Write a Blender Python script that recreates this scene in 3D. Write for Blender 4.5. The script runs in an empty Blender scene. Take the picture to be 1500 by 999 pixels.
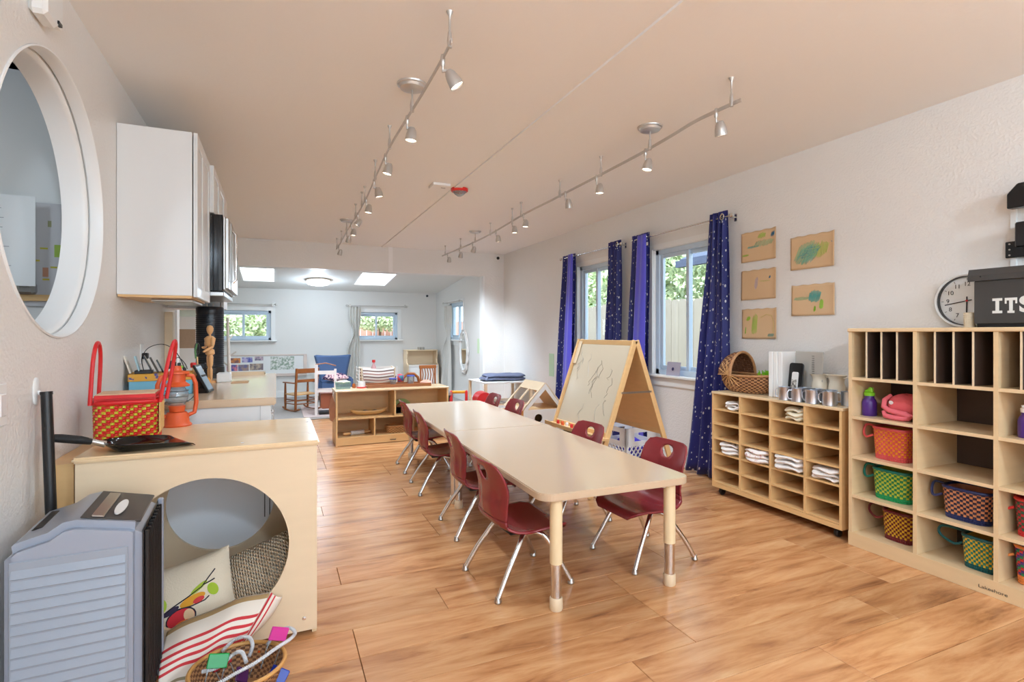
import bpy, bmesh, math, random
from mathutils import Vector, Matrix
R = math.radians
PI = math.pi
SC = bpy.context.scene
COL = SC.collection
random.seed(7)

# ------------------------------------------------------------------ camera, world, sun, exposure
CAM_H = 1.19
FPX = 785.0
cam_d = bpy.data.cameras.new('camera')
cam_d.sensor_fit = 'HORIZONTAL'; cam_d.sensor_width = 36.0
cam_d.lens = FPX / 1500 * 36.0
cam_d.shift_y = -11.5 / 1500
cam_d.clip_start = 0.05; cam_d.clip_end = 200
cam = bpy.data.objects.new('camera', cam_d); COL.objects.link(cam)
cam.location = (0, 0, CAM_H); cam.rotation_euler = (R(90), 0, -math.atan(345 / 785))
SC.camera = cam

w = bpy.data.worlds.new('world'); SC.world = w; w.use_nodes = True
nt = w.node_tree; nt.nodes.clear()
wo = nt.nodes.new('ShaderNodeOutputWorld'); bg = nt.nodes.new('ShaderNodeBackground')
bg.inputs['Color'].default_value = (0.74, 0.87, 1.0, 1); bg.inputs['Strength'].default_value = 4.2
nt.links.new(bg.outputs[0], wo.inputs[0])

sd = bpy.data.lights.new('sun', 'SUN'); sd.energy = 6.5; sd.angle = R(1.0); sd.color = (1, .97, .92)
sun = bpy.data.objects.new('sun', sd); COL.objects.link(sun)
sun.rotation_euler = Vector((0.62, 0.50, -1.0)).to_track_quat('-Z', 'Y').to_euler()

LAMP_SPOT = 28.0      # W of one track spotlight
LAMP_FILL = 112.0     # W of one fill lamp added behind the camera
SC.view_settings.view_transform = 'Standard'
SC.view_settings.look = 'None'
SC.view_settings.gamma = 1.0
SC.view_settings.exposure = 0.12
SC.view_settings.use_curve_mapping = False
SC.cycles.use_denoising = True
SC.cycles.max_bounces = 8
SC.cycles.diffuse_bounces = 5
SC.cycles.glossy_bounces = 4
SC.cycles.transmission_bounces = 6
SC.cycles.transparent_max_bounces = 8
SC.cycles.sample_clamp_indirect = 6.0
SC.cycles.caustics_reflective = False
SC.cycles.caustics_refractive = False

# ------------------------------------------------------------------ materials
def s2l(c):
    return tuple(((v / 255) / 12.92 if v / 255 <= 0.04045 else ((v / 255 + 0.055) / 1.055) ** 2.4) for v in c)
def mat(name, rgb, rough=0.5, metal=0.0, var=0.0, scale=8.0, stretch=(1, 1, 1), bump=0.0, bscale=None, rnd=0.0, trans=0.0, emit=None, spec=0.5, sheen=0.0, coat=0.0, alpha=None):
    """rgb is sRGB 0-255. var: noise mix to a darker tone. rnd: per object value variation."""
    m = bpy.data.materials.new(name); m.use_nodes = True
    n = m.node_tree.nodes; L = m.node_tree.links
    p = n['Principled BSDF']
    c = s2l(rgb)
    p.inputs['Base Color'].default_value = (*c, 1)
    p.inputs['Roughness'].default_value = rough
    p.inputs['Metallic'].default_value = metal
    p.inputs['Specular IOR Level'].default_value = spec
    if sheen: p.inputs['Sheen Weight'].default_value = sheen
    if coat: p.inputs['Coat Weight'].default_value = coat; p.inputs['Coat Roughness'].default_value = 0.12
    if trans: p.inputs['Transmission Weight'].default_value = trans
    if emit: p.inputs['Emission Color'].default_value = (*s2l(emit[0]), 1); p.inputs['Emission Strength'].default_value = emit[1]
    tc = mp = None
    if var or bump or rnd:
        tc = n.new('ShaderNodeTexCoord'); mp = n.new('ShaderNodeMapping'); mp.inputs['Scale'].default_value = stretch
        L.new(tc.outputs['Object'], mp.inputs['Vector'])
    if var or rnd:
        nz = n.new('ShaderNodeTexNoise'); nz.inputs['Scale'].default_value = scale; nz.inputs['Detail'].default_value = 5
        L.new(mp.outputs[0], nz.inputs['Vector'])
        mx = n.new('ShaderNodeMix'); mx.data_type = 'RGBA'
        mx.inputs[6].default_value = (*[v * (1 - var) for v in c], 1); mx.inputs[7].default_value = (*[min(1, v * (1 + var * .4)) for v in c], 1)
        L.new(nz.outputs['Fac'], mx.inputs[0])
        out = mx.outputs[2]
        if rnd:
            oi = n.new('ShaderNodeObjectInfo'); hs = n.new('ShaderNodeHueSaturation')
            mr = n.new('ShaderNodeMapRange'); mr.inputs[3].default_value = 1 - rnd; mr.inputs[4].default_value = 1 + rnd
            L.new(oi.outputs['Random'], mr.inputs[0]); L.new(mr.outputs[0], hs.inputs['Value']); L.new(out, hs.inputs['Color']); out = hs.outputs[0]
        L.new(out, p.inputs['Base Color'])
    if bump:
        bz = n.new('ShaderNodeTexNoise'); bz.inputs['Scale'].default_value = bscale or scale * 4; bz.inputs['Detail'].default_value = 3
        L.new(mp.outputs[0], bz.inputs['Vector'])
        b = n.new('ShaderNodeBump'); b.inputs['Strength'].default_value = bump; b.inputs['Distance'].default_value = 0.01
        L.new(bz.outputs['Fac'], b.inputs['Height']); L.new(b.outputs[0], p.inputs['Normal'])
    return m

M = {}
M['wall'] = mat('wall_paint', (231, 228, 224), .38, bump=.35, bscale=75, var=.02)
M['wall_smooth'] = mat('wall_paint_smooth', (228, 226, 222), .6)
M['mint'] = mat('mint_paint', (214, 228, 220), .6)
M['ceiling'] = mat('ceiling_paint', (241, 239, 237), .7, bump=.08, bscale=30)
M['trim'] = mat('white_trim', (236, 236, 234), .35)
M['white'] = mat('white_laminate', (225, 225, 224), .3)
M['white_plastic'] = mat('white_plastic', (232, 232, 230), .35)
M['vinyl'] = mat('window_vinyl', (200, 216, 230), .35)
M['birch'] = mat('birch_ply', (222, 193, 150), .38, var=.10, scale=5, stretch=(1, 1, 7), spec=.5)
M['birch_h'] = mat('birch_ply_flat', (226, 197, 156), .26, var=.09, scale=5, stretch=(1, 6, 1))
M['birch_pale'] = mat('pale_birch', (226, 203, 170), .38, var=.08, scale=4, stretch=(1, 1, 6))
M['maple'] = mat('maple_edge', (224, 182, 126), .35, var=.12, scale=9, stretch=(1, 1, 5))
M['maple_warm'] = mat('warm_maple', (214, 168, 108), .4, var=.12, scale=6, stretch=(1, 1, 5))
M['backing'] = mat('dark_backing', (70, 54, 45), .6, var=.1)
M['table_top'] = mat('table_laminate', (200, 174, 146), .17, var=.03, scale=3)
M['table_edge'] = mat('table_edge_band', (222, 200, 168), .35)
M['table_leg'] = mat('table_leg_paint', (228, 206, 166), .3)
M['chrome'] = mat('chrome', (222, 221, 220), .14, 1.0)
M['mug_steel'] = mat('mug_steel', (222, 232, 246), .3, 1.0)
M['steel'] = mat('brushed_steel', (190, 188, 184), .3, 1.0)
M['nickel'] = mat('satin_nickel', (196, 192, 187), .32, .6)
M['burgundy'] = mat('burgundy_shell', (132, 42, 47), .26, var=.04, spec=.6)
M['black'] = mat('black_plastic', (18, 18, 20), .35)
M['black_gloss'] = mat('black_gloss', (10, 11, 14), .1)
M['black_rubber'] = mat('black_rubber', (20, 20, 20), .7)
M['dark_grey'] = mat('dark_grey_metal', (62, 60, 58), .45)
M['navy'] = mat('navy_fabric', (22, 26, 84), .75, sheen=.15)
M['grey_body'] = mat('cooler_grey', (146, 154, 168), .3, .15)
M['grey_slat'] = mat('cooler_slats', (143, 152, 164), .34, .15)
M['glass'] = None
M['cream_cloth'] = mat('cream_cloth', (226, 218, 204), .9, bump=.3, bscale=250)
M['beige_curtain'] = mat('beige_linen', (206, 203, 196), .9)
M['towel'] = mat('white_towel', (235, 228, 222), .95, bump=.5, bscale=160)
M['carpet'] = mat('grey_carpet', (168, 162, 158), .98, bump=.5, bscale=300, var=.1, scale=30)
M['wicker'] = mat('wicker', (184, 134, 88), .55, var=.35, scale=60)
M['wicker_dark'] = mat('wicker_dark', (112, 70, 42), .6, var=.3, scale=60)
M['red'] = mat('red_raffia', (206, 30, 32), .45, var=.12, scale=60)
M['yellowgreen'] = mat('yellow_green_raffia', (196, 190, 52), .45, var=.15, scale=60)
M['tan_raffia'] = mat('tan_raffia', (226, 186, 120), .5, var=.15, scale=70)
M['orange'] = mat('orange_paint', (214, 88, 38), .45, var=.15, scale=30)
M['blue_arm'] = mat('blue_upholstery', (74, 98, 138), .85)
M['chair_wood'] = mat('warm_chair_wood', (150, 86, 40), .35, var=.2, scale=20)
M['kraft'] = mat('kraft_paper', (214, 180, 140), .85)
M['paper'] = mat('white_paper', (232, 232, 230), .7)
M['green'] = mat('lime_plastic', (132, 206, 44), .4)
M['purple'] = mat('purple_plastic', (72, 36, 122), .3)
M['coral'] = mat('coral_fabric', (218, 92, 96), .85, bump=.2, bscale=150)
M['silver_tinsel'] = mat('silver_tinsel', (238, 238, 240), .4, .2, bump=.6, bscale=400)
M['blanket'] = mat('grey_blue_blanket', (104, 110, 134), .9, bump=.4, bscale=200)
M['leaf'] = mat('leaf_green', (120, 158, 70), .6, rnd=.1, var=.3, scale=3)
M['leaf_pale'] = mat('leaf_pale', (198, 212, 170), .6, var=.25, scale=3)
M['bark'] = mat('bark', (96, 76, 58), .9)
M['fence'] = mat('cedar_fence', (150, 144, 132), .85, var=.25, scale=4, stretch=(3, 3, .6), rnd=.06)
M['siding'] = mat('blue_grey_siding', (108, 132, 148), .7)
M['roof'] = mat('slate_roof', (66, 76, 98), .8, var=.2, scale=12)
M['ground'] = mat('yard_ground', (205, 196, 180), .95, var=.2, scale=4)

def glass_mat():
    m = bpy.data.materials.new('window_glass'); m.use_nodes = True
    n = m.node_tree.nodes; L = m.node_tree.links; n.clear()
    o = n.new('ShaderNodeOutputMaterial'); t = n.new('ShaderNodeBsdfTransparent'); g = n.new('ShaderNodeBsdfGlossy')
    g.inputs['Roughness'].default_value = .02
    f = n.new('ShaderNodeFresnel'); f.inputs['IOR'].default_value = 1.45
    mx = n.new('ShaderNodeMixShader'); ge = n.new('ShaderNodeNewGeometry'); iv = n.new('ShaderNodeMath'); iv.operation = 'SUBTRACT'; iv.inputs[0].default_value = 1; L.new(ge.outputs['Backfacing'], iv.inputs[1])
    mu = n.new('ShaderNodeMath'); mu.operation = 'MULTIPLY'; L.new(f.outputs[0], mu.inputs[0]); L.new(iv.outputs[0], mu.inputs[1])
    L.new(mu.outputs[0], mx.inputs[0]); L.new(t.outputs[0], mx.inputs[1]); L.new(g.outputs[0], mx.inputs[2])
    t.inputs['Color'].default_value = (.97, .99, 1, 1); L.new(mx.outputs[0], o.inputs[0])
    return m
M['glass'] = glass_mat()
def diffuser_mat():
    m = bpy.data.materials.new('acrylic_diffuser'); m.use_nodes = True
    n = m.node_tree.nodes; L = m.node_tree.links; n.clear()
    o = n.new('ShaderNodeOutputMaterial'); t = n.new('ShaderNodeBsdfTranslucent'); t.inputs[0].default_value = (.97, .97, .97, 1)
    d = n.new('ShaderNodeBsdfTransparent'); mx = n.new('ShaderNodeMixShader'); mx.inputs[0].default_value = .25
    L.new(t.outputs[0], mx.inputs[1]); L.new(d.outputs[0], mx.inputs[2]); L.new(mx.outputs[0], o.inputs[0])
    return m
M['diffuser'] = diffuser_mat()
def tinted(name, rgb):
    m = bpy.data.materials.new(name); m.use_nodes = True
    n = m.node_tree.nodes; L = m.node_tree.links; n.clear()
    o = n.new('ShaderNodeOutputMaterial'); t = n.new('ShaderNodeBsdfTransparent'); g = n.new('ShaderNodeBsdfGlossy'); g.inputs['Roughness'].default_value = .08
    d = n.new('ShaderNodeBsdfDiffuse'); d.inputs[0].default_value = (*s2l(rgb), 1)
    t.inputs[0].default_value = (*s2l(rgb), 1)
    a = n.new('ShaderNodeMixShader'); a.inputs[0].default_value = .25; L.new(t.outputs[0], a.inputs[1]); L.new(d.outputs[0], a.inputs[2])
    b = n.new('ShaderNodeMixShader'); b.inputs[0].default_value = .12; L.new(a.outputs[0], b.inputs[1]); L.new(g.outputs[0], b.inputs[2])
    L.new(b.outputs[0], o.inputs[0]); return m
M['clear_plastic'] = tinted('clear_plastic', (215, 222, 225))
M['teal_clear'] = tinted('teal_clear_plastic', (170, 205, 198))
def emis(name, rgb, s):
    return mat(name, rgb, .4, emit=(rgb, s))
M['lens'] = emis('lit_lens', (255, 238, 214), 5.0)
M['lamp_glass'] = emis('lit_lamp_glass', (255, 248, 238), 2.4)

def floor_mat():
    m = bpy.data.materials.new('oak_laminate'); m.use_nodes = True
    n = m.node_tree.nodes; L = m.node_tree.links; p = n['Principled BSDF']
    tc = n.new('ShaderNodeTexCoord'); oi = n.new('ShaderNodeObjectInfo'); ad = n.new('ShaderNodeVectorMath'); ad.operation = 'MULTIPLY_ADD'
    cb = n.new('ShaderNodeCombineXYZ')
    for i in range(3): L.new(oi.outputs['Random'], cb.inputs[i])
    L.new(cb.outputs[0], ad.inputs[0]); ad.inputs[1].default_value = (37, 53, 11); L.new(tc.outputs['Object'], ad.inputs[2])
    mp = n.new('ShaderNodeMapping'); mp.inputs['Scale'].default_value = (1.1, 7, 1); L.new(ad.outputs[0], mp.inputs[0])
    nz = n.new('ShaderNodeTexNoise'); nz.inputs['Scale'].default_value = 2.2; nz.inputs['Detail'].default_value = 7; nz.inputs['Roughness'].default_value = .62; nz.inputs['Distortion'].default_value = .5
    L.new(mp.outputs[0], nz.inputs[0])
    cr = n.new('ShaderNodeValToRGB'); L.new(nz.outputs['Fac'], cr.inputs[0])
    e = cr.color_ramp.elements
    e[0].position = .26; e[0].color = (*s2l((134, 86, 52)), 1); e[1].position = .72; e[1].color = (*s2l((218, 170, 122)), 1)
    x = e.new(.42); x.color = (*s2l((186, 128, 82)), 1)
    x = e.new(.55); x.color = (*s2l((204, 149, 100)), 1)
    hs = n.new('ShaderNodeHueSaturation'); mr = n.new('ShaderNodeMapRange'); mr.inputs[3].default_value = .86; mr.inputs[4].default_value = 1.08
    L.new(oi.outputs['Random'], mr.inputs[0]); L.new(mr.outputs[0], hs.inputs['Value']); L.new(cr.outputs[0], hs.inputs['Color'])
    L.new(hs.outputs[0], p.inputs['Base Color']); p.inputs['Roughness'].default_value = .27; p.inputs['Specular IOR Level'].default_value = .62
    b = n.new('ShaderNodeBump'); b.inputs['Strength'].default_value = .06; b.inputs['Distance'].default_value = .01; L.new(nz.outputs['Fac'], b.inputs['Height']); L.new(b.outputs[0], p.inputs['Normal'])
    return m
M['oak'] = floor_mat()

def starry():
    m = bpy.data.materials.new('starry_navy_fabric'); m.use_nodes = True
    n = m.node_tree.nodes; L = m.node_tree.links; p = n['Principled BSDF']
    uv = n.new('ShaderNodeUVMap'); mp = n.new('ShaderNodeMapping'); mp.inputs['Scale'].default_value = (1, 1, 1); L.new(uv.outputs[0], mp.inputs[0])
    vo = n.new('ShaderNodeTexVoronoi'); vo.inputs['Scale'].default_value = 15; vo.voronoi_dimensions = '2D'; L.new(mp.outputs[0], vo.inputs['Vector'])
    sep = n.new('ShaderNodeSeparateColor'); L.new(vo.outputs['Color'], sep.inputs[0])
    ml = n.new('ShaderNodeMath'); ml.operation = 'MULTIPLY'; L.new(sep.outputs[0], ml.inputs[0]); ml.inputs[1].default_value = .175
    lt = n.new('ShaderNodeMath'); lt.operation = 'LESS_THAN'; L.new(vo.outputs['Distance'], lt.inputs[0]); L.new(ml.outputs[0], lt.inputs[1])
    mx = n.new('ShaderNodeMix'); mx.data_type = 'RGBA'; mx.inputs[6].default_value = (*s2l((24, 32, 110)), 1); mx.inputs[7].default_value = (*s2l((226, 226, 235)), 1)
    L.new(lt.outputs[0], mx.inputs[0]); L.new(mx.outputs[2], p.inputs['Base Color']); p.inputs['Roughness'].default_value = .55
    p.inputs['Sheen Weight'].default_value = .2
    # thin satin lets some window light through
    tr = n.new('ShaderNodeBsdfTranslucent'); tr.inputs[0].default_value = (*s2l((70, 66, 190)), 1)
    ms = n.new('ShaderNodeMixShader'); ms.inputs[0].default_value = .2
    L.new(p.outputs[0], ms.inputs[1]); L.new(tr.outputs[0], ms.inputs[2]); L.new(ms.outputs[0], n['Material Output'].inputs[0])
    return m
M['starry'] = starry()
M['lining'] = mat('indigo_lining', (86, 82, 206), .5, sheen=.2)

def stripes_mat(name, base, bands, axis='V', rough=.85, bump=.2):
    """bands: (start, end, rgb) along UV axis; constant printed stripes."""
    m = bpy.data.materials.new(name); m.use_nodes = True
    n = m.node_tree.nodes; L = m.node_tree.links; p = n['Principled BSDF']; p.inputs['Roughness'].default_value = rough
    uv = n.new('ShaderNodeUVMap'); sp = n.new('ShaderNodeSeparateXYZ'); L.new(uv.outputs[0], sp.inputs[0])
    cr = n.new('ShaderNodeValToRGB'); cr.color_ramp.interpolation = 'CONSTANT'
    L.new(sp.outputs[1 if axis == 'V' else 0], cr.inputs[0])
    e = cr.color_ramp.elements; e[0].color = (*s2l(base), 1); e[0].position = 0; e.remove(e[1])
    for a, b, c in bands:
        x = e.new(a); x.color = (*s2l(c), 1); y = e.new(b); y.color = (*s2l(base), 1)
    L.new(cr.outputs[0], p.inputs['Base Color']); return m

def pic_mat(name, c1, c2, c3=None, scale=6, rough=.4, thresh=(.4, .6)):
    """a printed picture: soft colour noise on flat paper (UV space)"""
    m = bpy.data.materials.new(name); m.use_nodes = True
    n = m.node_tree.nodes; L = m.node_tree.links; p = n['Principled BSDF']; p.inputs['Roughness'].default_value = rough
    tc = n.new('ShaderNodeTexCoord'); nz = n.new('ShaderNodeTexNoise'); nz.inputs['Scale'].default_value = scale; nz.inputs['Detail'].default_value = 6
    L.new(tc.outputs['Object'], nz.inputs[0]); cr = n.new('ShaderNodeValToRGB'); L.new(nz.outputs['Fac'], cr.inputs[0])
    e = cr.color_ramp.elements; e[0].position = thresh[0]; e[0].color = (*s2l(c1), 1); e[1].position = thresh[1]; e[1].color = (*s2l(c2), 1)
    if c3: x = e.new((thresh[0] + thresh[1]) / 2); x.color = (*s2l(c3), 1)
    L.new(cr.outputs[0], p.inputs['Base Color']); return m

# ------------------------------------------------------------------ mesh builder
class MB:
    def __init__(s): s.v = []; s.f = []; s.m = []; s.uv = {}
    def box(s, x0, y0, z0, x1, y1, z1, mi=0, rz=0, piv=None):
        b = len(s.v)
        P = [(x0, y0, z0), (x1, y0, z0), (x1, y1, z0), (x0, y1, z0), (x0, y0, z1), (x1, y0, z1), (x1, y1, z1), (x0, y1, z1)]
        if rz:
            cx, cy = piv or ((x0 + x1) / 2, (y0 + y1) / 2); c, q = math.cos(rz), math.sin(rz)
            P = [(cx + (x - cx) * c - (y - cy) * q, cy + (x - cx) * q + (y - cy) * c, z) for x, y, z in P]
        s.v += P
        for q in ((0, 3, 2, 1), (4, 5, 6, 7), (0, 1, 5, 4), (1, 2, 6, 5), (2, 3, 7, 6), (3, 0, 4, 7)):
            s.f.append(tuple(b + i for i in q)); s.m.append(mi)
        return s
    def bar(s, p0, p1, w, h, mi=0, up=(0, 0, 1)):
        """rectangular bar between two points"""
        p0, p1 = Vector(p0), Vector(p1); d = (p1 - p0).normalized(); u = Vector(up)
        if abs(d.dot(u)) > .99: u = Vector((1, 0, 0))
        a = d.cross(u).normalized() * w / 2; c = a.cross(d).normalized() * h / 2
        b = len(s.v)
        for p in (p0, p1):
            for q in (-a - c, a - c, a + c, -a + c): s.v.append(tuple(p + q))
        for q in ((0, 3, 2, 1), (4, 5, 6, 7), (0, 1, 5, 4), (1, 2, 6, 5), (2, 3, 7, 6), (3, 0, 4, 7)):
            s.f.append(tuple(b + i for i in q)); s.m.append(mi)
        return s
    def tube(s, pts, r, n=8, closed=False, mi=0, sy=1.0):
        pts = [Vector(p) for p in pts]; k = len(pts); rs = r if isinstance(r, (list, tuple)) else [r] * k
        b = len(s.v); nrm = None
        for i, p in enumerate(pts):
            if closed: d = (pts[(i + 1) % k] - pts[i - 1]).normalized()
            else: d = (pts[min(i + 1, k - 1)] - pts[max(i - 1, 0)]).normalized()
            if nrm is None:
                nrm = Vector((0, 0, 1)) if abs(d.z) < .9 else Vector((1, 0, 0))
            nrm = (nrm - d * nrm.dot(d)).normalized(); bi = d.cross(nrm)
            for j in range(n):
                a = 2 * PI * j / n; s.v.append(tuple(p + (nrm * math.cos(a) + bi * math.sin(a) * sy) * rs[i]))
        for i in range(k if closed else k - 1):
            i2 = (i + 1) % k
            for j in range(n):
                j2 = (j + 1) % n; s.f.append((b + i * n + j, b + i * n + j2, b + i2 * n + j2, b + i2 * n + j)); s.m.append(mi)
        if not closed:
            s.f.append(tuple(b + j for j in reversed(range(n)))); s.m.append(mi)
            s.f.append(tuple(b + (k - 1) * n + j for j in range(n))); s.m.append(mi)
        return s
    def lathe(s, prof, n=16, c=(0, 0, 0), mi=0, sx=1.0, sy=1.0, axis='z', cap=True):
        b = len(s.v); k = len(prof)
        for r, z in prof:
            for j in range(n):
                a = 2 * PI * j / n; q = (r * sx * math.cos(a), r * sy * math.sin(a), z)
                if axis == 'x': q = (q[2], q[0], q[1])
                if axis == 'y': q = (q[1], q[2], q[0])
                s.v.append((c[0] + q[0], c[1] + q[1], c[2] + q[2]))
        for i in range(k - 1):
            for j in range(n):
                j2 = (j + 1) % n; s.f.append((b + i * n + j, b + i * n + j2, b + (i + 1) * n + j2, b + (i + 1) * n + j)); s.m.append(mi)
        if not cap or (k == 2 and prof[0][1] == prof[1][1]): return s
        if prof[0][0] > 1e-5: s.f.append(tuple(b + j for j in reversed(range(n)))); s.m.append(mi)
        if prof[-1][0] > 1e-5: s.f.append(tuple(b + (k - 1) * n + j for j in range(n))); s.m.append(mi)
        return s
    def grid(s, fn, nu, nv, cu=False, cv=False, mi=0, uv=None, skip=None):
        b = len(s.v); U = nu if cu else nu + 1; V = nv if cv else nv + 1
        for i in range(U):
            for j in range(V): s.v.append(tuple(fn(i / nu, j / nv)))
        for i in range(nu):
            for j in range(nv):
                if skip and skip((i + .5) / nu, (j + .5) / nv): continue
                q = (b + i * V + j, b + ((i + 1) % U) * V + j, b + ((i + 1) % U) * V + (j + 1) % V, b + i * V + (j + 1) % V)
                if uv: s.uv[len(s.f)] = [uv(i / nu, j / nv), uv((i + 1) / nu, j / nv), uv((i + 1) / nu, (j + 1) / nv), uv(i / nu, (j + 1) / nv)]
                s.f.append(q); s.m.append(mi)
        return s
    def prism(s, pts, d0, d1, plane='xz', mi=0):
        """closed 2D outline extruded; plane 'xz' extrudes in y, 'yz' in x, 'xy' in z"""
        b = len(s.v); n = len(pts)
        def mk(p, d): return {'xz': (p[0], d, p[1]), 'yz': (d, p[0], p[1]), 'xy': (p[0], p[1], d)}[plane]
        s.v += [mk(p, d0) for p in pts] + [mk(p, d1) for p in pts]
        s.f.append(tuple(b + i for i in range(n))); s.f.append(tuple(b + n + i for i in reversed(range(n)))); s.m += [mi, mi]
        for i in range(n):
            j = (i + 1) % n; s.f.append((b + i, b + n + i, b + n + j, b + j)); s.m.append(mi)
        return s
    def plate_hole(s, rect, c, r, d0, d1, plane='xz', n=64, mi=0, ry=None):
        """rectangle with a round hole, with thickness"""
        u0, u1, v0, v1 = rect; ry = ry or r
        ang = sorted(set([2 * PI * k / n for k in range(n)] + [math.atan2(v - c[1], u - c[0]) % (2 * PI) for u in (u0, u1) for v in (v0, v1)]))
        inn, out = [], []
        for a in ang:
            ca, sa = math.cos(a), math.sin(a); inn.append((c[0] + r * ca, c[1] + ry * sa))
            t = min([x for x in (((u1 - c[0]) / ca if ca > 1e-9 else 1e9), ((u0 - c[0]) / ca if ca < -1e-9 else 1e9), ((v1 - c[1]) / sa if sa > 1e-9 else 1e9), ((v0 - c[1]) / sa if sa < -1e-9 else 1e9))])
            out.append((c[0] + t * ca, c[1] + t * sa))
        def mk(p, d): return {'xz': (p[0], d, p[1]), 'yz': (d, p[0], p[1]), 'xy': (p[0], p[1], d)}[plane]
        k = len(ang); b = len(s.v)
        for L_, d in ((inn, d0), (out, d0), (inn, d1), (out, d1)): s.v += [mk(p, d) for p in L_]
        for i in range(k):
            j = (i + 1) % k
            s.f += [(b + i, b + k + i, b + k + j, b + j), (b + 2 * k + i, b + 2 * k + j, b + 3 * k + j, b + 3 * k + i), (b + i, b + j, b + 2 * k + j, b + 2 * k + i), (b + k + i, b + 3 * k + i, b + 3 * k + j, b + k + j)]
            s.m += [mi] * 4
        return s
    def build(s, name, mats, parent=None, smooth=False, bevel=0.0, loc=None, rot=None, solid=0.0, sub=0, seg=1, fix=True):
        me = bpy.data.meshes.new(name); me.from_pydata(s.v, [], s.f)
        mats = mats if isinstance(mats, (list, tuple)) else [mats]
        for m in mats: me.materials.append(m)
        for i, p in enumerate(me.polygons):
            p.material_index = s.m[i]
        if s.uv:
            ul = me.uv_layers.new(name='UVMap')
            for i, p in enumerate(me.polygons):
                if i in s.uv:
                    for li, q in zip(p.loop_indices, s.uv[i]): ul.data[li].uv = q
        if fix or bevel:
            bm = bmesh.new(); bm.from_mesh(me)
            if fix: bmesh.ops.recalc_face_normals(bm, faces=bm.faces)
            if bevel:
                es = [e for e in bm.edges if len(e.link_faces) == 2 and e.calc_face_angle(0) > .6]
                bmesh.ops.bevel(bm, geom=es, offset=bevel, segments=seg, affect='EDGES', clamp_overlap=True)
            bm.to_mesh(me); bm.free()
        if smooth:
            me.shade_smooth() if smooth is True else None
            if smooth != True: me.shade_smooth()
        me.update()
        o = bpy.data.objects.new(name, me); COL.objects.link(o)
        if parent: o.parent = parent
        if loc: o.location = loc
        if rot: o.rotation_euler = rot
        if solid:
            md = o.modifiers.new('solid', 'SOLIDIFY'); md.thickness = solid; md.offset = 0
        if sub:
            md = o.modifiers.new('sub', 'SUBSURF'); md.levels = sub; md.render_levels = sub
        if smooth:
            try:
                me.set_sharp_from_angle(angle=R(40))
            except Exception: pass
        return o

def thing(name, label, cat, loc=(0, 0, 0), rz=0, group=None):
    o = bpy.data.objects.new(name, None); COL.objects.link(o); o.empty_display_size = .1
    o.location = loc; o.rotation_euler = (0, 0, rz); o['label'] = label; o['category'] = cat
    if group: o['group'] = group
    return o
def tag(o, label, cat, group=None, kind=None):
    o['label'] = label; o['category'] = cat
    if group: o['group'] = group
    if kind: o['kind'] = kind
    return o
def struct(o, label=None):
    o['kind'] = 'structure'
    if label: o['label'] = label
    return o
def dup(root, loc, rz, label, group=None):
    r = root.copy(); COL.objects.link(r); r.location = loc; r.rotation_euler = (0, 0, rz); r['label'] = label
    if group: r['group'] = group
    for ch in list(root.children):
        c = ch.copy(); COL.objects.link(c); c.parent = r
        for g in list(ch.children):
            d = g.copy(); COL.objects.link(d); d.parent = c
    return r
def box(name, m, x0, y0, z0, x1, y1, z1, parent=None, bevel=0.0, **k):
    return MB().box(x0, y0, z0, x1, y1, z1).build(name, m, parent, bevel=bevel, **k)
def text(name, s, m, size, loc, rot, parent=None, ext=.0008, align='CENTER', sx=1.0, bold=0.0):
    cu = bpy.data.curves.new(name, 'FONT'); cu.body = s; cu.size = size; cu.extrude = ext; cu.align_x = align; cu.align_y = 'CENTER'; cu.offset = bold
    cu.materials.append(m)
    q = bpy.data.objects.new(name, cu); COL.objects.link(q); bpy.context.view_layer.update()
    me = bpy.data.meshes.new_from_object(q.evaluated_get(bpy.context.evaluated_depsgraph_get())); bpy.data.objects.remove(q); me.name = name
    if not me.materials: me.materials.append(m)
    o = bpy.data.objects.new(name, me); COL.objects.link(o); o.location = loc; o.rotation_euler = rot; o.scale = (sx, 1, 1)
    if parent: o.parent = parent
    return o

# ================================================================== SETTING
XL, XR = -0.72, 3.33          # kitchen wall face, window wall face
YB, YE = -2.6, 7.9            # wall behind the camera, wall with the wide opening
YF, XBR = 10.75, 3.02         # back room: far wall, right wall
XBL = -1.9
ZC = 2.45
T = 0.14
# floor planks
fl = struct(MB().box(XBL - T, YB - .1, -.12, XR + T, YE, -.012).build('floor', mat('floor_base', (92, 60, 36), .8)))
pw = .208; row0 = 1.19 - 20 * pw; fam = {}
def plank_mesh(Lx):
    key = round(Lx, 2)
    if key not in fam:
        me = MB().box(0.0012, .0012, -.012, key - .0012, pw - .0012, 0).build('plank', M['oak'], None, bevel=.0012)
        fam[key] = me.data; bpy.data.objects.remove(me)
    return fam[key]
rng = random.Random(4)
ks = [i for i in range(16, 53)]
for k in ks:
    y = row0 + k * pw
    if y + pw > YE: break
    x = XL - rng.choice([.2, .5, .8, 1.0]) if y < 4.8 else XBL - .1
    while x < XR:
        Lx = 1.2; x1 = min(x + Lx, XR + .02); Lx = x1 - x
        if Lx > .12 and x1 > XL + .0:
            o = bpy.data.objects.new('plank', plank_mesh(Lx)); COL.objects.link(o); o.parent = fl; o.location = (x, y, 0)
        x = x1
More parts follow.
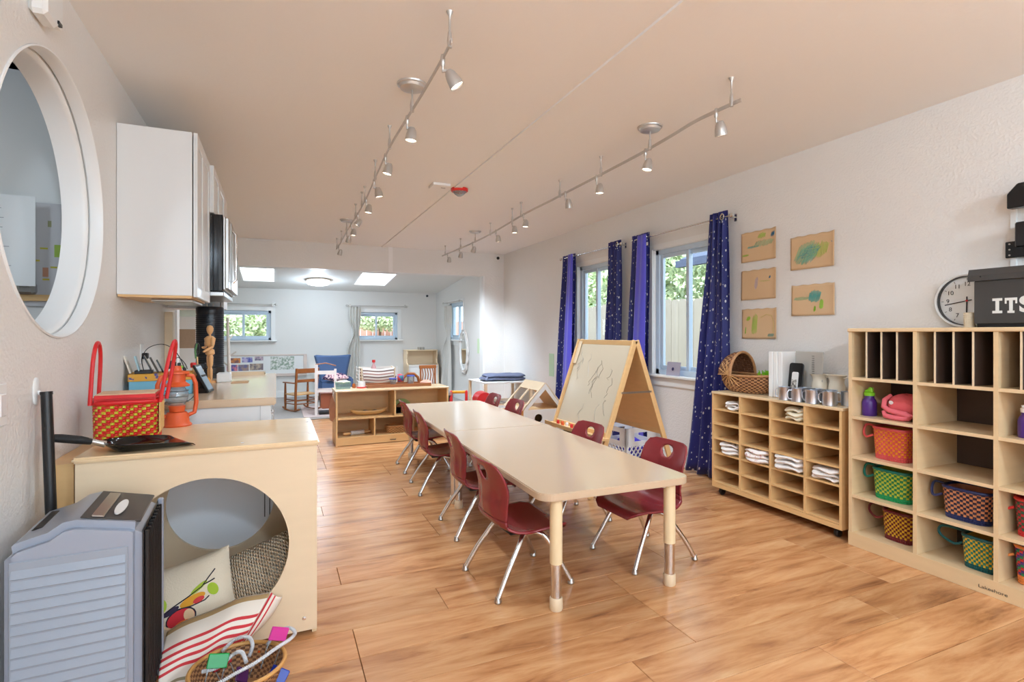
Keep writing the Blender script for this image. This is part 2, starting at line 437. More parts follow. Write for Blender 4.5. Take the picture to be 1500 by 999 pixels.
# strip behind the camera, not in view: joined boards
mbp = MB()
for k in range(2, 16):
    y = row0 + k * pw
    if y > YB: mbp.box(XL, y + .001, -.012, XR, y + pw - .001, 0)
o = mbp.build('boards', M['oak'], fl); o['kind'] = 'stuff'
struct(box('floor', M['carpet'], XBL - T, YE + .001, -.12, XBR + T, YF + T, .008), 'grey carpet of the bright back room')
struct(box('trim_1', M['nickel'], XBL, YE - .03, .0, XBR, YE + .02, .009), 'metal threshold strip between wood floor and carpet')

# ceilings
struct(box('ceiling', M['ceiling'], XBL - T, YB - T, ZC, XR + T, YE + T, ZC + .12))
def zc2(y): return 2.004 - .0939 * (y - YF)
SKY = [(-.52, -.02, 8.96, 10.05), (1.27, 1.85, 8.96, 10.05)]
mb = MB()
def slab(x0, x1, y0, y1):
    b = len(mb.v)
    for dz in (0, .12):
        mb.v.extend([(x0, y0, zc2(y0) + dz), (x1, y0, zc2(y0) + dz), (x1, y1, zc2(y1) + dz), (x0, y1, zc2(y1) + dz)])
    for q in ((0, 3, 2, 1), (4, 5, 6, 7), (0, 1, 5, 4), (1, 2, 6, 5), (2, 3, 7, 6), (3, 0, 4, 7)):
        mb.f.append(tuple(b + i for i in q)); mb.m.append(0)
xs = [XBL - T, SKY[0][0], SKY[0][1], SKY[1][0], SKY[1][1], XBR + T]
for i in range(5):
    if i in (1, 3):
        slab(xs[i], xs[i + 1], YE + T, 8.96); slab(xs[i], xs[i + 1], 10.05, YF + T)
    else: slab(xs[i], xs[i + 1], YE + T, YF + T)
struct(mb.build('ceiling', M['wall_smooth']), 'sloping white ceiling of the back room')
for i, (x0, x1, y0, y1) in enumerate(SKY):
    t = thing('skylight', ['square skylight in the sloping ceiling, near the left far window', 'square skylight in the sloping ceiling, right of the round flush lamp'][i], 'skylight', ((x0 + x1) / 2, (y0 + y1) / 2, zc2((y0 + y1) / 2)), 0, 'skylights of the back room')
    q = Vector(t.location); a = MB()
    b = len(a.v)
    def pz(x, y, d): return (x - q.x, y - q.y, zc2(y) + d - q.z)
    a.v += [pz(x0, y0, .10), pz(x1, y0, .10), pz(x1, y1, .10), pz(x0, y1, .10)]; a.f.append((0, 1, 2, 3)); a.m.append(0)
    a.build('pane', M['diffuser'], t, fix=False)
    f = MB()
    for (p0, p1) in (((x0, y0), (x1, y0)), ((x1, y0), (x1, y1)), ((x1, y1), (x0, y1)), ((x0, y1), (x0, y0))):
        f.bar(pz(*p0, .07), pz(*p1, .07), .03, .14)
    f.build('frame', M['trim'], t)

# walls
PC = (2.438, 1.675)   # porthole centre (y, z)
mb = MB().plate_hole((1.2, 3.2, .9, ZC), PC, .52, XL - T, XL, 'yz', n=96, ry=.505)
mb.box(XL - T, YB, 0, XL, 1.2, ZC); mb.box(XL - T, 3.2, 0, XL, 4.86, ZC); mb.box(XL - T, 1.2, 0, XL, 3.2, .9)
struct(mb.build('wall_left', M['wall']))
W2 = (3.36, 4.19, .80, 1.99); W1 = (4.93, 5.60, .80, 1.99)
mb = MB()
for (y0, y1) in ((YB, W2[0]), (W2[1], W1[0]), (W1[1], YE + T)): mb.box(XR, y0, 0, XR + T, y1, ZC)
for wv in (W1, W2): mb.box(XR, wv[0], 0, XR + T, wv[1], wv[2]); mb.box(XR, wv[0], wv[3], XR + T, wv[1], ZC)
struct(mb.build('wall_right', M['wall']))
XJ = 3.0; XJL = -.9; ZB = 2.085
mb = MB().box(XJ, YE, 0, XR, YE + T, ZC).box(XJL, YE, ZB, XJ, YE + T, ZC)
struct(mb.build('wall_far', M['wall']))
struct(box('wall_far_left', M['mint'], XBL, YE, 0, XJL, YE + T, ZC))
mb = MB().box(XBL - T, 4.86, 0, XBL, YF + T, ZC).box(XBL - T, 4.86 - .001, 0, XL, 4.86 + .1, ZC)
struct(mb.build('wall_recess', M['mint']), 'pale mint wall of the recess past the kitchen counter')
# far wall with two windows
FW = [(-1.00, -.09, 1.06, 1.60), (1.40, 2.22, 1.06, 1.60)]
mb = MB(); xx = [XBL - T, FW[0][0], FW[0][1], FW[1][0], FW[1][1], XBR + T]
for i in range(5):
    if i in (1, 3): mb.box(xx[i], YF, 0, xx[i + 1], YF + T, 1.06); mb.box(xx[i], YF, 1.60, xx[i + 1], YF + T, 2.2)
    else: mb.box(xx[i], YF, 0, xx[i + 1], YF + T, 2.2)
struct(mb.build('wall_back_room_far', M['wall_smooth']))
RW = (9.0, 9.85, 1.07, 1.76)
mb = MB().box(XBR, YE + T, 0, XBR + T, RW[0], 2.35).box(XBR, RW[1], 0, XBR + T, YF + T, 2.35).box(XBR, RW[0], 0, XBR + T, RW[1], RW[2]).box(XBR, RW[0], RW[3], XBR + T, RW[1], 2.35)
struct(mb.build('wall_back_room_right', M['wall_smooth']))
# wall behind the camera, with an added glazed door that lets in fill daylight
DX0, DX1, DZ = -.3, 2.9, 2.15
mb = MB().box(XL - T, YB - T, 0, DX0, YB, ZC).box(DX1, YB - T, 0, XR + T, YB, ZC).box(DX0, YB - T, DZ, DX1, YB, ZC)
struct(mb.build('wall_behind', M['wall']))
dr = MB()
for x in (DX0, (DX0 + DX1) / 2 - .03, DX1 - .06): dr.box(x, YB - .1, 0, x + .06, YB - .04, DZ)
dr.box(DX0, YB - .1, DZ - .07, DX1, YB - .04, DZ).box(DX0, YB - .1, 0, DX1, YB - .04, .07)
d1 = struct(dr.build('fill_door_1', M['trim']), 'wide glazed door added behind the camera to let in daylight')
box('pane', M['glass'], DX0 + .05, YB - .074, .06, DX1 - .05, YB - .07, DZ - .06, d1)
# room seen through the porthole
struct(box('wall_hall_end', M['wall_smooth'], -2.2, 3.3, 0, XL - T, 3.42, ZC))
struct(box('wall_hall_side', M['wall_smooth'], -2.3, .2, 0, -2.2, 3.42, ZC))
struct(box('wall_hall_near', M['wall_smooth'], -2.3, .1, 0, XL - T, .2, ZC))
struct(box('floor', M['oak'], -2.3, .1, -.1, XL - T, 3.42, 0), 'wooden floor of the hallway behind the porthole')
struct(box('ceiling', M['ceiling'], -2.3, .1, ZC, XL - T, 3.42, ZC + .1), 'ceiling of the hallway behind the porthole')
struct(box('trim_2', M['maple'], -2.2, 3.27, 1.345, XL - T - .001, 3.299, 1.375), 'orange wooden rail on the hallway wall')

# porthole trim: stepped ring
def ring(prof, n=96, c=PC, e=-.015):
    a = MB(); k = len(prof)
    for j in range(n):
        t_ = 2 * PI * j / n
        for (r, x) in prof: a.v.append((x, c[0] + r * math.cos(t_), c[1] + (r + e) * math.sin(t_)))
    for j in range(n):
        j2 = (j + 1) % n
        for i in range(k):
            i2 = (i + 1) % k; a.f.append((j * k + i, j * k + i2, j2 * k + i2, j2 * k + i)); a.m.append(0)
    return a
struct(ring([(.519, XL + .004), (.514, XL + .006), (.509, XL - .002), (.508, XL - .040), (.512, XL - .044), (.519, XL - .044)]).build('trim_3', M['trim'], smooth=True), 'outer liner band of the round porthole')
struct(ring([(.519, XL - .048), (.506, XL - .048), (.499, XL - .054), (.496, XL - .066), (.494, XL - .138), (.519, XL - .138)]).build('trim_4', M['trim'], smooth=True), 'inner stepped liner of the round porthole')
# ceiling cover strip
struct(box('trim_5', M['ceiling'], 1.40, -2.5, ZC - .012, 1.46, YE, ZC, rot=None), 'thin cover strip running down the ceiling')
struct(box('trim_6', M['ceiling'], 1.50, YE - .006, ZB, 1.56, YE, ZC), 'thin cover strip down the header wall')
struct(box('trim_7', M['trim'], XJ - .03, YE - .004, 0, XJ, YE + T + .004, ZB), 'white casing of the wide opening, right jamb')
struct(box('trim_8', M['trim'], XL - T - .01, 4.86, 0, XL + .012, 4.975, ZC), 'white corner casing where the kitchen wall ends')
struct(box('baseboard_far', M['trim'], XBL, YF - .015, .0, XBR, YF, .13))
struct(box('baseboard_back_right', M['trim'], XBR - .015, YE + T, 0, XBR, YF, .13))
struct(box('baseboard_right', M['trim'], XR - .015, YB, 0, XR, YE, .10))
struct(box('baseboard_end', M['trim'], XJ, YE - .015, 0, XR, YE, .10))

# windows
def window_x(idx, X, wv, lab, sash=True, depth=T, sill=True, dark=False, left_first=True):
    y0, y1, z0, z1 = wv; f = MB(); fr = .05
    f.box(X + .03, y0, z0, X + .11, y0 + fr, z1).box(X + .03, y1 - fr, z0, X + .11, y1, z1).box(X + .03, y0, z1 - fr, X + .11, y1, z1).box(X + .03, y0, z0, X + .11, y1, z0 + fr)
    o = struct(f.build('window_%d' % idx, M['vinyl'], bevel=.003), lab)
    ym = (y0 + y1) / 2
    for (a, b, xo) in ((y0 + fr, ym + .02, .075), (ym - .02, y1 - fr, .05)):
        s_ = MB(); q = .035
        s_.box(X + xo, a, z0 + fr, X + xo + .025, a + q, z1 - fr).box(X + xo, b - q, z0 + fr, X + xo + .025, b, z1 - fr).box(X + xo, a + q, z0 + fr, X + xo + .025, b - q, z0 + fr + q).box(X + xo, a + q, z1 - fr - q, X + xo + .025, b - q, z1 - fr)
        so = s_.build('sash', M['vinyl'], o, bevel=.002)
        box('pane', M['glass'], X + xo + .010, a + q, z0 + fr + q, X + xo + .014, b - q, z1 - fr - q, so)
    c = MB(); cw = .045
    c.box(X - .012, y0 - cw, z0 - .0, X, y0, z1 + cw).box(X - .012, y1, z0, X, y1 + cw, z1 + cw).box(X - .012, y0, z1, X, y1, z1 + cw)
    # reveal liners
    c.box(X - .002, y0, z0, X + T, y0 + .006, z1).box(X - .002, y1 - .006, z0, X + T, y1, z1).box(X - .002, y0, z1 - .006, X + T, y1, z1)
    c.build('casing', M['trim'], o)
    box('sill', M['trim'], X - .05, y0 - cw - .02, z0 - .022, X + .04, y1 + cw + .02, z0 + .001, o, bevel=.004)
    box('apron', M['trim'], X - .014, y0 - cw, z0 - .10, X, y1 + cw, z0 - .022, o)
    return o
window_x(1, XR, W1, 'white sliding window farther down the blue-curtain wall')
window_x(2, XR, W2, 'white sliding window nearer, with a card on its sill')
window_x(3, XBR, RW, 'white window of the back room side wall')
def window_y(idx, Y, wv, lab):
    x0, x1, z0, z1 = wv; f = MB(); fr = .045
    f.box(x0, Y + .03, z0, x0 + fr, Y + .1, z1).box(x1 - fr, Y + .03, z0, x1, Y + .1, z1).box(x0, Y + .03, z1 - fr, x1, Y + .1, z1).box(x0, Y + .03, z0, x1, Y + .1, z0 + fr)
    o = struct(f.build('window_%d' % idx, M['vinyl'], bevel=.003), lab); xm = (x0 + x1) / 2
    for (a, b, yo) in ((x0 + fr, xm + .02, .07), (xm - .02, x1 - fr, .045)):
        s_ = MB(); q = .035
        s_.box(a, Y + yo, z0 + fr, a + q, Y + yo + .025, z1 - fr).box(b - q, Y + yo, z0 + fr, b, Y + yo + .025, z1 - fr).box(a + q, Y + yo, z0 + fr, b - q, Y + yo + .025, z0 + fr + q).box(a + q, Y + yo, z1 - fr - q, b - q, Y + yo + .025, z1 - fr)
        so = s_.build('sash', M['vinyl'], o)
        box('pane', M['glass'], a + q, Y + yo + .01, z0 + fr + q, b - q, Y + yo + .014, z1 - fr - q, so)
    c = MB(); cw = .07
    c.box(x0 - cw, Y - .012, z0, x0, Y, z1 + cw).box(x1, Y - .012, z0, x1 + cw, Y, z1 + cw).box(x0, Y - .012, z1, x1, Y, z1 + cw)
    c.build('casing', M['trim'], o)
    box('sill', M['trim'], x0 - cw - .03, Y - .07, z0 - .022, x1 + cw + .03, Y + .04, z0, o, bevel=.004)
window_y(4, YF, FW[0], 'left window in the far wall of the back room')
window_y(5, YF, FW[1], 'right window in the far wall of the back room')
# ================================================================== LIGHT FIXTURES
def spot_lamp(loc, aim, power, ang=115, blend=.9, col=(.73, .865, 1.0), r=.03):
    d = bpy.data.lights.new('spot', 'SPOT'); d.energy = power; d.spot_size = R(ang); d.spot_blend = blend; d.color = col; d.shadow_soft_size = r
    o = bpy.data.objects.new('spot', d); COL.objects.link(o); o.location = loc; o.rotation_euler = Vector(aim).to_track_quat('-Z', 'Y').to_euler(); return o
ORD = ['nearest', 'second', 'third', 'fourth', 'fifth', 'sixth', 'seventh', 'eighth', 'ninth', 'tenth']
def track(name_side, pts, canopies, stands, heads):
    t = thing('track_light_rail', 'satin nickel monorail track hanging from the ceiling, %s of the two' % name_side, 'track light', (0, 0, 0), 0, 'ceiling monorail tracks')
    zr = 2.32
    # smooth the rail
    P = []
    for i in range(len(pts) - 1):
        p0 = pts[max(i - 1, 0)]; p1 = pts[i]; p2 = pts[i + 1]; p3 = pts[min(i + 2, len(pts) - 1)]
        for k in range(6):
            u = k / 6; P.append(tuple(.5 * ((2 * p1[j]) + (-p0[j] + p2[j]) * u + (2 * p0[j] - 5 * p1[j] + 4 * p2[j] - p3[j]) * u * u + (-p0[j] + 3 * p1[j] - 3 * p2[j] + p3[j]) * u ** 3) for j in (0, 1)))
    P.append(pts[-1])
    a = MB()
    for i in range(len(P) - 1): a.bar((*P[i], zr), (*P[i + 1], zr), .005, .018)
    a.build('rail', M['nickel'], t)
    def railx(y):
        for i in range(len(P) - 1):
            if min(P[i][1], P[i + 1][1]) <= y <= max(P[i][1], P[i + 1][1]) + 1e-6:
                u = (y - P[i][1]) / (P[i + 1][1] - P[i][1] + 1e-9); return P[i][0] + u * (P[i + 1][0] - P[i][0])
        return P[0][0] if y < P[0][1] else P[-1][0]
    for y in canopies:
        x = railx(y)
        MB().lathe([(0, ZC - .028), (.035, ZC - .028), (.060, ZC - .022), (.066, ZC - .010), (.074, ZC - .007), (.076, ZC), (0, ZC)], 28, (x, y, 0)).build('canopy', M['nickel'], t, smooth=True)
        MB().lathe([(.0, zr - .012), (.010, zr - .010), (.011, zr + .02), (.008, zr + .05), (.0045, zr + .06), (.0045, ZC - .02), (0, ZC - .02)], 12, (x, y, 0)).build('feed_stem', M['nickel'], t, smooth=True)
    for y in stands:
        x = railx(y)
        MB().lathe([(0, zr - .014), (.009, zr - .012), (.011, zr + .015), (.008, zr + .045), (.0045, zr + .055), (.0045, ZC - .02), (.009, ZC - .012), (.014, ZC), (0, ZC)], 12, (x, y, 0)).build('standoff', M['nickel'], t, smooth=True)
    for i, (y, tilt) in enumerate(heads):
        x = railx(y)
        h = thing('track_spotlight', 'lit satin nickel spotlight on the %s ceiling track, %s from the camera' % (name_side, ORD[i] if i else 'nearest one'), 'spotlight', (x, y, zr), 0, 'track spotlights')
        MB().lathe([(0, .016), (.007, .014), (.010, -.0), (.009, -.03), (.004, -.036), (.004, -.06), (0, -.06)], 10).build('connector', M['nickel'], h, smooth=True)
        off = .026
        MB().bar((0, 0, -.05), (off, 0, -.052), .008, .012).build('yoke', M['nickel'], h)
        hd = MB().lathe([(.0, -.044), (.012, -.045), (.019, -.056), (.0245, -.078), (.0275, -.105), (.0275, -.108), (.0245, -.106), (.02, -.088), (0, -.085)], 20, (0, 0, .05)).build('lamp_head', M['nickel'], h, smooth=True, loc=(off, 0, -.052), rot=(tilt[0], tilt[1], 0)); hd.scale = (1.15, 1.15, 1.15)
        MB().lathe([(0, -.0), (.024, 0)], 18, (0, 0, -.052)).build('lens', M['lens'], hd)
        aim = Matrix.Rotation(tilt[1], 3, 'Y') @ Matrix.Rotation(tilt[0], 3, 'X') @ Vector((0, 0, -1)) if False else Vector((-math.sin(tilt[1]), math.sin(tilt[0]), -1)).normalized()
        sp = spot_lamp(Vector((x + off, y, zr - .052)) + aim * .074, aim, LAMP_SPOT * (1 if y < 4.4 else 1.7 if y < 5.4 else 3.3))
    return t
RR = [(2.06, 1.93), (2.05, 2.07), (2.045, 2.22), (2.07, 2.44), (2.085, 2.60), (2.10, 2.80), (2.115, 3.2), (2.13, 3.75), (2.14, 4.0), (2.15, 4.55), (2.19, 5.1), (2.235, 5.7), (2.25, 6.3), (2.24, 6.9), (2.22, 7.6)]
track('right', RR, [2.66, 6.25], [1.985, 3.24, 3.88, 4.69, 4.95, 5.7, 6.8, 7.45],
      [(2.08, (.1, -.25)), (2.71, (.05, .2)), (3.30, (0, 0)), (3.78, (.1, -.2)), (4.63, (0, .1)), (4.95, (0, .0)), (5.5, (0, -.1)), (6.35, (.55, .1)), (6.85, (.5, 0)), (7.35, (0.4, -.1))])
LR = [(.62, 1.99), (.626, 2.15), (.63, 2.5), (.628, 2.9), (.63, 3.3), (.655, 3.9), (.69, 4.6), (.705, 5.2), (.71, 5.8), (.72, 6.4), (.735, 7.0), (.735, 7.55)]
track('left', LR, [2.69, 6.2], [2.02, 3.28, 3.97, 4.72, 4.92, 5.4, 6.88, 7.45],
      [(2.13, (-.1, -.55)), (2.80, (0, .1)), (3.45, (.05, .25)), (4.05, (0, -.2)), (4.62, (0, .15)), (5.25, (.1, .6)), (5.75, (0, .1)), (6.2, (.55, .1)), (7.25, (.4, .2))])

def flush_lamp(loc, lab, power, r=.20, tilt=0.0, lit=True):
    t = thing('flush_ceiling_lamp', lab, 'ceiling lamp', loc); t.rotation_euler = (tilt, 0, 0)
    MB().lathe([(0, -.02), (r * .96, -.02), (r, -.015), (r, -.001), (0, -.001)], 36).build('base_pan', M['nickel'], t, smooth=True)
    MB().lathe([(0, -.092), (r * .5, -.088), (r * .8, -.075), (r * .9, -.055), (r * .9, -.02), (0, -.02)], 36).build('glass_shade', M['lamp_glass'], t, smooth=True)
    MB().tube([(r * .93 * math.cos(a * PI / 18), r * .93 * math.sin(a * PI / 18), -.05) for a in range(36)], .004, 6, True).build('band', M['nickel'], t, smooth=True)
    d = bpy.data.lights.new('lamp', 'POINT'); d.energy = power; d.color = (.66, .83, 1); d.shadow_soft_size = .12
    o = bpy.data.objects.new('lamp', d); COL.objects.link(o); o.location = (loc[0], loc[1], loc[2] - .16); return t
flush_lamp((.655, 9.72, zc2(9.72)), 'round flush ceiling lamp with nickel band between the skylights', 26, .21, -math.atan(.0939))
flush_lamp((.3, -1.1, ZC), 'added flush fill lamp behind the camera, on the kitchen side', LAMP_FILL)  # unseen pair of lamps added to brighten the near half of the room
flush_lamp((2.3, -1.1, ZC), 'added flush fill lamp behind the camera, on the window side', LAMP_FILL)
flush_lamp((-1.5, 1.9, ZC), 'flush ceiling lamp in the hallway behind the porthole', 16)

# smoke alarm strobe + box, cameras
t = thing('fire_alarm', 'red round fire alarm with clear strobe on the ceiling', 'fire alarm', (1.46, 4.46, ZC))
MB().lathe([(0, -.03), (.066, -.03), (.075, -.022), (.075, -.004), (.07, 0), (0, 0)], 32).build('red_base', mat('alarm_red', (214, 40, 32), .4), t, smooth=True)
MB().lathe([(0, -.068), (.02, -.066), (.042, -.05), (.06, -.03), (0, -.03)], 24).build('strobe_dome', M['clear_plastic'], t, smooth=True)
t = thing('junction_box', 'flat beige square cover on the ceiling beside the red alarm', 'junction box', (1.27, 4.42, ZC), R(0))
box('cover', M['ceiling'], -.075, -.075, -.022, .075, .075, 0, t, bevel=.004)
box('slot', M['dark_grey'], .012, -.004, -.0235, .05, .004, -.0215, t)
def dot_cam(loc, lab, axis):
    t = thing('security_camera', lab, 'camera', loc)
    MB().lathe([(0, 0), (.03, 0), (.032, .01), (.02, .02), (0, .02)], 16, axis='y').build('base', M['white_plastic'], t, smooth=True, rot=(0, 0, PI))
    MB().lathe([(0, -.045), (.015, -.042), (.024, -.03), (.024, -.015), (0, -.01)], 16, axis='y').build('lens_ball', M['black'], t, smooth=True)
dot_cam((3.22, YE - .001, 2.38), 'small black security camera high on the header wall by the window wall', 'y')
dot_cam((2.82, YF - .001, 1.95), 'small black security camera high on the far wall of the back room', 'y')
o = tag(box('ceiling_vent', M['white_plastic'], -.37, YE - .02, 2.424, -.05, YE, 2.442), 'narrow slot vent where header wall meets ceiling, kitchen side', 'vent')
t = thing('wall_sensor', 'white boxy motion sensor above the porthole, cut off by the frame', 'sensor', (XL, 2.22, 2.27))
box('housing', M['white_plastic'], 0, -.06, -.06, .05, .05, .14, t, bevel=.012)
box('bracket', M['white_plastic'], 0, .05, -.03, .04, .12, .14, t, bevel=.006)
box('latch', M['black'], .045, .03, -.045, .055, .06, -.035, t)

# ================================================================== KITCHEN SIDE (LEFT)
# upper cabinets
t = thing('upper_cabinet', 'white wall cabinet with flat side panel mounted over the counter', 'cabinet', (XL, 3.19, 1.37))
box('carcass', M['white'], 0.001, 0, .012, .322, .57, .855, t, bevel=.002)
box('underside', M['maple'], .005, .004, 0, .32, .565, .012, t)
for k in range(2):
    y0 = .004 + k * .283
    d = MB().box(.327, y0, .006, .340, y0 + .28, .855)
    for (a, b, c, e) in ((y0, y0 + .055, .006, .855), (y0 + .225, y0 + .28, .006, .855), (y0 + .055, y0 + .225, .006, .065), (y0 + .055, y0 + .225, .795, .855)): d.box(.340, a, c, .346, b, e)
    dd = d.build('door', M['white'], t, bevel=.002)
t2 = thing('over_microwave_cabinet', 'short white cabinet above the microwave', 'cabinet', (XL, 3.765, 1.93))
box('carcass', M['white'], .001, 0, 0, .335, .76, .295, t2, bevel=.002)
for k in range(2):
    y0 = .003 + k * .379
    MB().box(.340, y0, .004, .358, y0 + .375, .295).box(.358, y0, .004, .366, y0 + .05, .295).box(.358, y0 + .325, .004, .366, y0 + .375, .295).box(.358, y0 + .05, .004, .366, y0 + .325, .055).box(.358, y0 + .05, .245, .366, y0 + .325, .295).build('door', M['white'], t2, bevel=.002)
t3 = thing('upper_cabinet', 'white wall cabinet past the microwave, at the end of the counter', 'cabinet', (XL, 4.53, 1.37))
box('carcass', M['white'], .001, 0, 0, .335, .30, .855, t3, bevel=.002); box('door', M['white'], .340, .003, .004, .36, .297, .855, t3, bevel=.002)
# microwave
t = thing('microwave', 'stainless over-range microwave with black side, below the short cabinet', 'microwave', (XL, 3.765, 1.44))
box('casing', M['black_gloss'], .01, 0, .01, .415, .757, .485, t, bevel=.003)
box('front_frame', M['steel'], .4155, 0.012, .02, .428, .757, .48, t, bevel=.003)
dr_ = box('door', M['steel'], .4285, .18, .03, .452, .75, .47, t, bevel=.004)
box('door_window', M['nickel'], .4525, .24, .09, .454, .68, .40, dr_)
box('control_panel', M['steel'], .4285, .02, .03, .446, .172, .47, t, bevel=.002)
MB().tube([(.455, .21, .08), (.475, .21, .10), (.475, .21, .40), (.455, .21, .42)], .009, 10).build('handle', M['chrome'], dr_, smooth=True)
mbv = MB().box(.08, .02, -.02, .42, .74, .009)
mbv.build('vent_underside', M['steel'], t, bevel=.004)
# range hood plate / thin panel under the cabinet
o = box('under_cabinet_light', M['steel'], XL + .12, 3.32, 1.355, XL + .31, 3.72, 1.369, None, bevel=.003)
tag(o, 'slim steel light strip under the near wall cabinet', 'light strip')

# base cabinets + worktop
t = thing('base_cabinet', 'white kitchen base cabinet with plain end panel under the worktop', 'cabinet', (XL, 2.99, 0))
box('carcass', M['white'], .001, .02, .10, .66, 1.76, .825, t, bevel=.002)
box('end_panel', M['white'], .001, .0, 0, .69, .018, .825, t)
pm_ = M['white']
box('corner_stile', pm_, .645, -.006, .0, .695, .02, .825, t, bevel=.002)
box('toe_kick', M['dark_grey'], .02, .03, 0, .60, 1.75, .10, t)
for k in range(3):
    y0 = .03 + k * .575
    dd = box('door', M['white'], .662, y0, .12, .682, y0 + .565, .66, t, bevel=.003)
    MB().tube([(.684, y0 + .5, .55), (.70, y0 + .5, .56), (.70, y0 + .5, .62), (.684, y0 + .5, .63)], .004, 8).build('handle', M['nickel'], dd, smooth=True)
    dd = box('drawer', M['white'], .662, y0, .675, .682, y0 + .565, .82, t, bevel=.003)
    MB().tube([(.684, y0 + .22, .75), (.70, y0 + .23, .75), (.70, y0 + .33, .75), (.684, y0 + .34, .75)], .004, 8).build('handle', M['nickel'], dd, smooth=True)
o = tag(box('worktop', M['table_top'], XL + .001, 2.965, .826, -.002, 4.78, .865, None, bevel=.006, seg=2), 'pale laminate kitchen worktop above the white base cabinets', 'worktop')

# play cabinet with round holes
t = thing('play_nook', 'birch plywood reading nook with round cut-outs and a flat top', 'play furniture', (0, 0, 0))
MB().plate_hole((-.625, .147, 0.02, .748), (-.235, .375), .28, 2.257, 2.275, 'xz').build('front_panel', M['birch_pale'], t)
MB().plate_hole((-.607, .13, 0.02, .748), (-.235, .40), .225, 2.845, 2.862, 'xz').build('back_panel', M['birch_pale'], t)
for xs_ in (-.052, -.030): box('rear_seam', M['black'], xs_ - .002, 2.861, .30, xs_ + .002, 2.8623, .66, t)
box('rear_board', mat('added_white_board', (240, 243, 247), .3), -.55, 2.8625, .10, .10, 2.868, .70, t)  # white board added to brighten the view through the round hole
MB().box(-.625, 2.275, .0, -.607, 2.862, .748).build('side_panel', M['birch'], t)
MB().box(.13, 2.2755, .0, .147, 2.862, .748).build('side_panel', M['birch'], t)
MB().box(-.607, 2.2755, .02, .13, 2.845, .038).build('bottom_panel', M['birch_h'], t)
MB().box(-.632, 2.243, .748, .156, 2.872, .768).build('top', M['birch_h'], t, bevel=.006, seg=2)
for (x, z) in ((-.61, .61), (.10, .02 + .05)):
    MB().lathe([(0, 0), (.007, 0), (.007, .003), (0, .004)], 12, axis='y').build('screw', M['chrome'], t, loc=(x, 2.2565, z), rot=(0, 0, PI))
for (x, y) in ((.13, 2.42), (.135, 2.72), (-.12, 2.30)):
    MB().lathe([(0, .0), (.006, 0), (.006, .0015), (0, .0015)], 10).build('screw', M['chrome'], t, loc=(x, y, .768))
o = tag(box('plywood_board', M['maple'], XL + .002, 2.30, 0, -.64, 2.90, .74), 'plywood board standing between the reading nook and the kitchen wall', 'board')

# porthole room papers
t = thing('paper_poster', 'grey leaflet with a green baby picture seen through the porthole', 'poster', (-1.035, 3.285, 1.57), R(0))
box('sheet', mat('grey_sheet', (196, 192, 192), .6), -.065, 0, -.25, .072, .004, .25, t)
for (x, z, wx, wz, c) in ((.045, .02, .026, .06, (150, 176, 70)), (-.01, .03, .03, .008, (190, 180, 60)), (-.035, -.03, .024, .008, (200, 180, 60)), (.03, -.06, .026, .008, (190, 180, 60)), (.0, -.085, .022, .045, (196, 140, 110)), (0, -.12, .026, .008, (200, 180, 60)), (.02, .15, .014, .03, (150, 150, 110))):
    box('printed_mark', mat('print_%d' % random.randint(0, 9999), c, .7), x, -.0012, z - wz / 2, x + wx, 0, z + wz / 2, t)
t = thing('notice_sheet', 'white typed notice sheet in a holder seen through the porthole', 'notice', (-1.13, 3.20, 1.62))
box('sheet', M['paper'], -.17, 0, -.21, .095, .003, .21, t)
for k in range(13):
    box('text_line', mat('print_grey', (170, 170, 172), .8) if k == 0 else bpy.data.materials['print_grey'], -.115, -.001, .145 - k * .022, random.uniform(-.05, .01), 0, .148 - k * .022, t)
tag(box('door_lever', M['steel'], -1.12, 3.24, 1.375, -1.055, 3.298, 1.43, None, bevel=.01), 'grey metal holder below the notice, seen through the porthole', 'holder')

# switch plate, hook, pole
t = thing('switch_plate', 'white wall switch plate below the porthole at the picture edge', 'switch', (XL, 1.955, .985))
box('plate', M['white_plastic'], 0, -.055, -.06, .006, .055, .06, t, bevel=.002); box('rocker', M['white'], .006, .0, -.032, .012, .035, .032, t, bevel=.002)
t = thing('wall_hook', 'white adhesive hook on the kitchen wall above the black pole', 'hook', (XL, 2.228, 1.0))
MB().lathe([(0, 0), (.5, .0), (.5, .004), (.42, .007), (0, .007)], 24, sx=.05, sy=.09, axis='x').build('pad', M['white_plastic'], t, smooth=True)
MB().tube([(.006, 0, .0), (.02, 0, -.018), (.035, 0, -.02), (.045, 0, -.005)], .006, 8).build('prong', M['white_plastic'], t, smooth=True)
t = thing('black_pole', 'black plastic pole leaning on the kitchen wall behind the air cooler', 'pole', (-.64, 2.16, 0))
MB().tube([(0.0, 0.0, 0), (-.045, .045, .99)], .0155, 16).build('tube', M['black'], t, smooth=True)
MB().tube([(-.045, .045, .99), (-.0455, .0455, 1.0)], .017, 16).build('cap', M['black'], t, smooth=True)

# portable air cooler
t = thing('air_cooler', 'grey portable air cooler with ribbed front and black side grille', 'air cooler', (-.508, 1.965, 0), R(3))
W_, D_, H_ = .150, .165, .640
prof = [(-W_, 0.02), (W_, .02), (W_, H_), (W_ - .02, H_ + .014), (.0, H_ + .040), (-.03, H_ + .036), (-.062, H_ + .014), (-W_ + .02, H_ - .004), (-W_, H_ - .024)]
MB().prism(prof, -D_, D_, 'xz').build('body', M['grey_body'], t, bevel=.020, seg=4, smooth=True)
MB().box(-W_ + .014, -D_ - .004, .06, W_ - .03, -D_ + .001, H_ - .045).build('front_panel', M['grey_slat'], t, bevel=.003)
for k in range(17):
    z = .085 + k * .0290
    a = MB(); a.prism([(-D_ - .004, z), (-D_ - .009, z + .003), (-D_ - .004, z + .024)], -W_ + .02, W_ - .036, 'yz').build('slat', M['grey_slat'], t)
